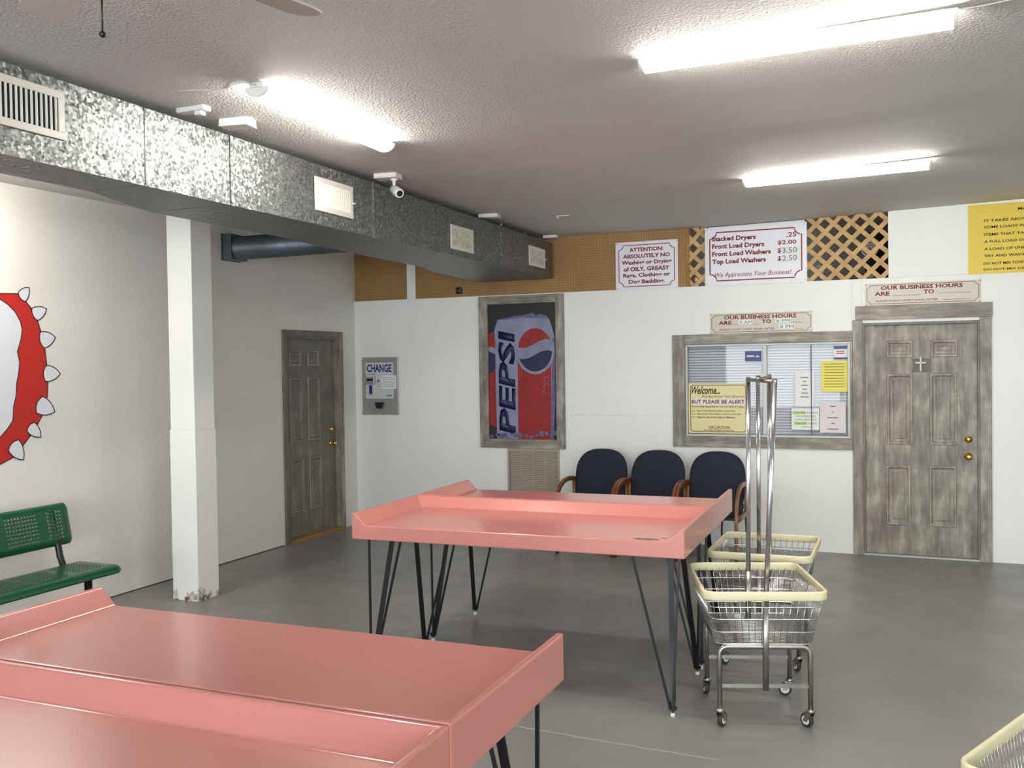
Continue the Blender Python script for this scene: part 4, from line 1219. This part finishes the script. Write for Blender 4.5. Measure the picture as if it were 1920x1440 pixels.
# ------------------------------------------------------------------ waiting chairs
def make_chair(label):
    t = thing('armchair', label, 'chair', (0, 0, 0), 0, 'waiting chairs along the back wall')
    # back pad: squarish with a broad round head, bulging, leaning back
    mb = MB()
    N = 40
    def outline(s_):
        pts = []
        for i in range(N):
            a = 2 * PI * i / N
            ca, sa = math.cos(a), math.sin(a)
            e = 2.7 if sa > 0 else 5.0
            x = 0.258 * math.copysign(abs(ca) ** (2 / e), ca)
            z = 0.27 * math.copysign(abs(sa) ** (2 / e), sa)
            wd = 1.0 - 0.06 * max(0.0, -z / 0.27)
            pts.append((x * s_ * wd, z * s_))
        return pts
    def lean(x, y, z):
        return (x, y + 0.20 * (z / 0.27) * 0.27 + 0.05 * (x / 0.25) ** 2 * -0.5, z)
    rings = []
    for s_, y in ((0.55, 0.045), (0.9, 0.042), (0.985, 0.028), (1.0, 0.0), (0.985, -0.022), (0.90, -0.036), (0.5, -0.045)):
        rings.append([mb.bm.verts.new(lean(p[0], y, p[1])) for p in outline(s_)])
    for r0, r1 in zip(rings, rings[1:]):
        for i in range(N):
            f = mb.bm.faces.new([r0[i], r0[(i + 1) % N], r1[(i + 1) % N], r1[i]]); f.smooth = True
    f = mb.bm.faces.new(rings[0]); f.smooth = True
    f = mb.bm.faces.new(rings[-1][::-1]); f.smooth = True
    mb.build('backrest', 'navy', t, (0, 0.27, 0.655))
    # seat cushion
    sb = MB().box(-0.245, 0.245, -0.27, 0.25, 0.40, 0.475, 0.03, 4)
    for f in sb.bm.faces: f.smooth = True
    sb.build('seat', 'navy', t)
    MB().box(-0.235, 0.235, -0.24, 0.24, 0.375, 0.402).build('seat_pan', 'black', t)
    for sx in (-1, 1):
        x = sx * 0.264
        path = [(x, 0.27, 0.62), (x, 0.15, 0.650), (x, 0.02, 0.660), (x, -0.10, 0.648), (x, -0.20, 0.610), (x, -0.27, 0.545), (x, -0.305, 0.46), (x, -0.315, 0.35), (x, -0.31, 0.2), (x, -0.30, 0.0)]
        MB().sweep(path, rrect(0.028, 0.045, 0.009, 3), up=(1, 0, 0)).build('arm', 'armwood', t) if False else None
        prof = rrect(0.045, 0.028, 0.009, 3)
        MB().sweep(path, prof, up=(1, 0, 0)).build('arm', 'armwood', t)
        MB().sweep([(x, 0.20, 0.63), (x, 0.22, 0.40), (x, 0.26, 0.2), (x, 0.33, 0.0)], prof, up=(1, 0, 0)).build('leg', 'armwood', t)
        MB().sweep([(x, -0.31, 0.385), (x, 0.0, 0.375), (x, 0.22, 0.385)], rrect(0.05, 0.026, 0.008, 3), up=(1, 0, 0)).build('side_rail', 'armwood', t)
    return t
ch = make_chair('navy fabric armchair with brown wooden arms beside the return air grille')
ch.location = (-2.235, -0.545, 0)
for x, lab in ((-1.676, 'navy fabric armchair in the middle of the row of three'), (-1.117, 'navy fabric armchair of the row nearest the wire carts')):
    c = copy_tree(ch); c.location = (x, -0.545, 0); c['label'] = lab

# ------------------------------------------------------------------ green perforated bench
def perf(mb, L, W, th, fmap, patches, pitch=0.0245, hole=0.0078):
    """plate L x W on a cell grid; cells inside a patch get a round hole. fmap(u, v, n) -> xyz"""
    nu, nv = int(L / pitch), int(W / pitch)
    pu, pv = L / nu, W / nv
    cache = {}
    def V(u, v, n):
        k = (round(u, 5), round(v, 5), round(n, 5))
        if k not in cache:
            cache[k] = mb.bm.verts.new(fmap(u, v, n))
        return cache[k]
    for i in range(nu):
        for j in range(nv):
            u0, v0 = i * pu, j * pv
            uc, vc = u0 + pu / 2, v0 + pv / 2
            holed = any(a <= uc <= b and c <= vc <= d for a, b, c, d in patches)
            for n in (0.0, th):
                cor = [V(u0, v0, n), V(u0 + pu, v0, n), V(u0 + pu, v0 + pv, n), V(u0, v0 + pv, n)]
                if not holed:
                    f = mb.bm.faces.new(cor); f.smooth = True
                else:
                    rg = [V(uc + hole * math.cos(R(225 + 45 * k)), vc + hole * math.sin(R(225 + 45 * k)), n) for k in range(8)]
                    for k in range(4):
                        mb.bm.faces.new([cor[k], cor[(k + 1) % 4], rg[(2 * k + 2) % 8], rg[2 * k + 1], rg[2 * k]]).smooth = True
            if holed:
                r0 = [V(uc + hole * math.cos(R(225 + 45 * k)), vc + hole * math.sin(R(225 + 45 * k)), 0.0) for k in range(8)]
                r1 = [V(uc + hole * math.cos(R(225 + 45 * k)), vc + hole * math.sin(R(225 + 45 * k)), th) for k in range(8)]
                for k in range(8):
                    mb.bm.faces.new([r0[k], r0[(k + 1) % 8], r1[(k + 1) % 8], r1[k]])
    # rim
    for i in range(nu):
        for v in (0.0, nv * pv):
            mb.bm.faces.new([V(i * pu, v, 0.0), V((i + 1) * pu, v, 0.0), V((i + 1) * pu, v, th), V(i * pu, v, th)]).smooth = True
    for j in range(nv):
        for u in (0.0, nu * pu):
            mb.bm.faces.new([V(u, j * pv, 0.0), V(u, (j + 1) * pv, 0.0), V(u, (j + 1) * pv, th), V(u, j * pv, th)]).smooth = True
bench = thing('perforated_bench', 'green perforated metal bench against the left wall', 'bench', (-4.60, -4.20, 0))
BL = 1.83
def roll(t, W, r):
    """distance across a plate -> (across, drop) with both long edges rolled over"""
    if t < r:
        a = (1 - t / r) * R(75); return r - r * math.sin(a) / math.sin(R(75)) * 0.85, -r * 0.85 * (1 - math.cos(a))
    if t > W - r:
        a = (1 - (W - t) / r) * R(75); return W - r + r * math.sin(a) / math.sin(R(75)) * 0.85, -r * 0.85 * (1 - math.cos(a))
    return t, 0.0
def corner(u, W, v, rad):
    """pull the plate's corners in so that they are round"""
    d = rad - u
    if d <= 0: return 0.0
    q = rad - math.sqrt(max(0.0, rad * rad - d * d))
    return q
def seat_map(u, v, n):
    W = 0.44
    q = corner(u, W, v, 0.06)
    v2 = q + v * (W - 2 * q) / W
    a, d = roll(v2, W, 0.05)
    e = 0.03 * max(0.0, 1 - u / 0.03) ** 2
    return (0.22 - a, -u, 0.445 + d * 1.3 - n - e)
mb = MB(); perf(mb, BL, 0.44, 0.010, seat_map, [(0.10 + k * 0.29, 0.33 + k * 0.29, 0.07, 0.37) for k in range(6)]); mb.build('seat', 'green', bench)
def back_map(u, v, n):
    W = 0.30
    q = corner(u, W, v, 0.045)
    v2 = q + v * (W - 2 * q) / W
    a, d = roll(v2, W, 0.04)
    e = 0.02 * max(0.0, 1 - u / 0.025) ** 2
    x0, z0 = -0.215, 0.565
    s_, c_ = math.sin(R(12)), math.cos(R(12))
    return (x0 - a * s_ + (d - n - e) * c_, -u - 0.015, z0 + a * c_ + (d - n - e) * s_)
mb = MB(); perf(mb, BL, 0.30, 0.010, back_map, [(0.07, 0.20, 0.05, 0.25), (0.27, 0.52, 0.05, 0.25), (0.59, 0.84, 0.05, 0.25), (0.91, 1.16, 0.05, 0.25), (1.23, 1.48, 0.05, 0.25), (1.55, 1.76, 0.05, 0.25)]); mb.build('backrest', 'green', bench)
for y in (-0.14, -BL + 0.14):
    MB().tube([(0.0, y, 0.405), (-0.12, y, 0.40), (-0.19, y, 0.42), (-0.225, y, 0.50), (-0.245, y, 0.60), (-0.292, y, 0.80)], 0.022, 10).build('back_support', 'blackmetal', bench)
    MB().tube([(-0.02, y, 0.405), (0.17, y, 0.405)], 0.022, 10).build('seat_support', 'blackmetal', bench)
    MB().tube([(0.03, y, 0.395), (0.03, y, 0.03)], 0.026, 10).build('leg', 'blackmetal', bench)
    MB().tube([(-0.16, y, 0.02), (0.20, y, 0.02)], 0.02, 10).build('foot_bar', 'blackmetal', bench)

# ------------------------------------------------------------------ wire laundry carts
def make_cart(label, rack=True, lean=0.0):
    t = thing('laundry_cart', label, 'cart', (0, 0, 0), 0, 'wire laundry carts')
    RW, RLn, ZR = 0.575, 0.665, 0.670
    BWd, BLn, ZBt = 0.47, 0.56, 0.405
    by = 0.055                                  # basket sits a little back on the frame
    # rim bumper: closed vinyl band
    loop = [(p[0], p[1] + by, ZR - 0.022) for p in rrect(RW, RLn, 0.055, 5)]
    prof = rrect(0.016, 0.044, 0.007, 3)
    MB().sweep(loop, prof, True, up=(0, 0, 1)).build('rim_bumper', 'cream', t)
    # basket wires
    wm = MB()
    def level(z):
        f = (z - ZBt) / (ZR - 0.02 - ZBt)
        return BWd + (RW - 0.012 - BWd) * f, BLn + (RLn - 0.012 - BLn) * f
    for z in (ZBt, 0.465, 0.530, 0.590):
        w_, l_ = level(z)
        wm.tube([(p[0], p[1] + by, z) for p in rrect(w_, l_, 0.05, 4)], 0.0032, 5, True)
    def side(a0, a1, n, fn):
        for k in range(n + 1):
            fn(a0 + (a1 - a0) * k / n)
    def upx(f):
        for sy in (-1, 1):
            w0, l0 = level(ZBt); w1, l1 = level(ZR - 0.03)
            wm.tube([(f * (w0 - 0.1), by + sy * l0 / 2, ZBt), (f * (w1 - 0.1), by + sy * l1 / 2, ZR - 0.03)], 0.0018, 4)
    def upy(f):
        for sx in (-1, 1):
            w0, l0 = level(ZBt); w1, l1 = level(ZR - 0.03)
            wm.tube([(sx * w0 / 2, by + f * (l0 - 0.1), ZBt), (sx * w1 / 2, by + f * (l1 - 0.1), ZR - 0.03)], 0.0018, 4)
    side(-0.5, 0.5, 13, upx)
    side(-0.5, 0.5, 22, upy)
    for k in range(23):
        y = by + (-0.5 + k / 22) * (BLn - 0.06)
        wm.tube([(-BWd / 2 + 0.004, y, ZBt + 0.002), (BWd / 2 - 0.004, y, ZBt + 0.002)], 0.0024, 5)
    for x in (-0.15, -0.05, 0.05, 0.15):
        wm.tube([(x, by - BLn / 2, ZBt - 0.004), (x, by + BLn / 2, ZBt - 0.004)], 0.0030, 5)
    o = wm.build('wire_basket', 'wire', t); o['kind'] = 'stuff'
    # two arched tube frames, crossbars
    for sy in (-1, 1):
        y = sy * 0.225
        path = [(-0.215, y, 0.085), (-0.215, y, 0.355)] + [(-0.215 + 0.038 * (1 - math.cos(R(a))), y, 0.355 + 0.038 * math.sin(R(a))) for a in (25, 50, 70, 90)]
        path += [(-p[0], p[1], p[2]) for p in path[::-1]]
        MB().tube(path, 0.0125, 10).build('frame_arch', 'steel', t)
        MB().bar([(-0.205, y, 0.205), (0.205, y, 0.205)], 0.018, 0.018, up=(0, 0, 1)).build('crossbar', 'steel', t)
        for sx in (-1, 1):
            x = sx * 0.215
            cs = MB().lathe([(0.022, 0.078), (0.022, 0.088), (0.014, 0.094)], (x, y, 0), 'z', 12)
            o = cs.build('caster', 'steel', t)
            ang = R(-70 + 35 * sx + 20 * sy)
            dx, dy = -math.cos(ang) * 0.024, -math.sin(ang) * 0.024
            wh = MB().lathe([(0.0, -0.011), (0.018, -0.011), (0.029, -0.012), (0.034, -0.008), (0.034, 0.008), (0.029, 0.012), (0.018, 0.011), (0.0, 0.011)], (0, 0, 0), 'y', 18)
            q = wh.build('wheel', 'rubber', o, (x + dx, y + dy, 0.0345)); q.rotation_euler = (0, 0, ang)
            hb = MB()
            for s_ in (-1, 1):
                hb.lathe([(0.0, 0.0125 * s_), (0.021, 0.0125 * s_), (0.023, 0.0115 * s_)], (0, 0, 0), 'y', 14)
            q2 = hb.build('hub', 'white_pl', o, (x + dx, y + dy, 0.0345)); q2.rotation_euler = (0, 0, ang)
            fk = MB()
            for s_ in (-1, 1):
                fk.prism([(0.024 - 0.022, 0.045), (0.024 + 0.014, 0.045), (0.012, -0.006), (-0.012, -0.006)], 0.002, (0, s_ * 0.015, 0), (1, 0, 0), (0, 0, 1), (0, 1, 0))
            fk.box(0.002, 0.038, -0.015, 0.017, 0.042, 0.046)
            q3 = fk.build('fork', 'steel', o, (x + dx, y + dy, 0.0345)); q3.rotation_euler = (0, 0, ang)
    if rack:
        zt = 1.665
        for y in (-0.245, 0.215):
            lo_z = 0.19 if y < 0 else 0.40
            MB().sweep([(0.0, y, lo_z), (0.004, y, 0.66)], rrect(0.027, 0.027, 0.004, 2), up=(0, 1, 0)).build('post_socket', 'steel', t)
            xt = 0.012 + (lean if y < 0 else 0.0)
            MB().sweep([(0.003, y, 0.60), (xt, y, zt + 0.015)], rrect(0.022, 0.022, 0.004, 2), up=(0, 1, 0)).build('post', 'chrome', t)
        MB().tube([(0.012 + lean, -0.245, zt), (0.012, 0.215, zt)], 0.0105, 10).build('hanging_rail', 'steel', t)
        for y in (-0.258, 0.228):
            MB().lathe([(0.0, -0.006), (0.008, -0.004), (0.008, 0.004), (0, 0.006)], (0.012 + (lean if y < 0 else 0.0), y, zt), 'y', 10).build('bolt', 'chrome', t)
    return t
c1 = make_cart('near wire laundry cart with chrome hanging rack, turned to the left', True, 0.042)
c1.location = (-0.185, -4.235, 0); c1.rotation_euler = (0, 0, R(19))
c2 = make_cart('cart', True, -0.006); c2.location = (-0.268, -3.33, 0); c2.rotation_euler = (0, 0, R(0.5)); c2['label'] = 'rear wire laundry cart with hanging rack, partly hidden behind the near one'
c3 = make_cart('wire laundry cart cut off by the lower right corner of the picture', False)
c3.location = (1.03, -6.13, 0); c3.rotation_euler = (0, 0, R(-24))
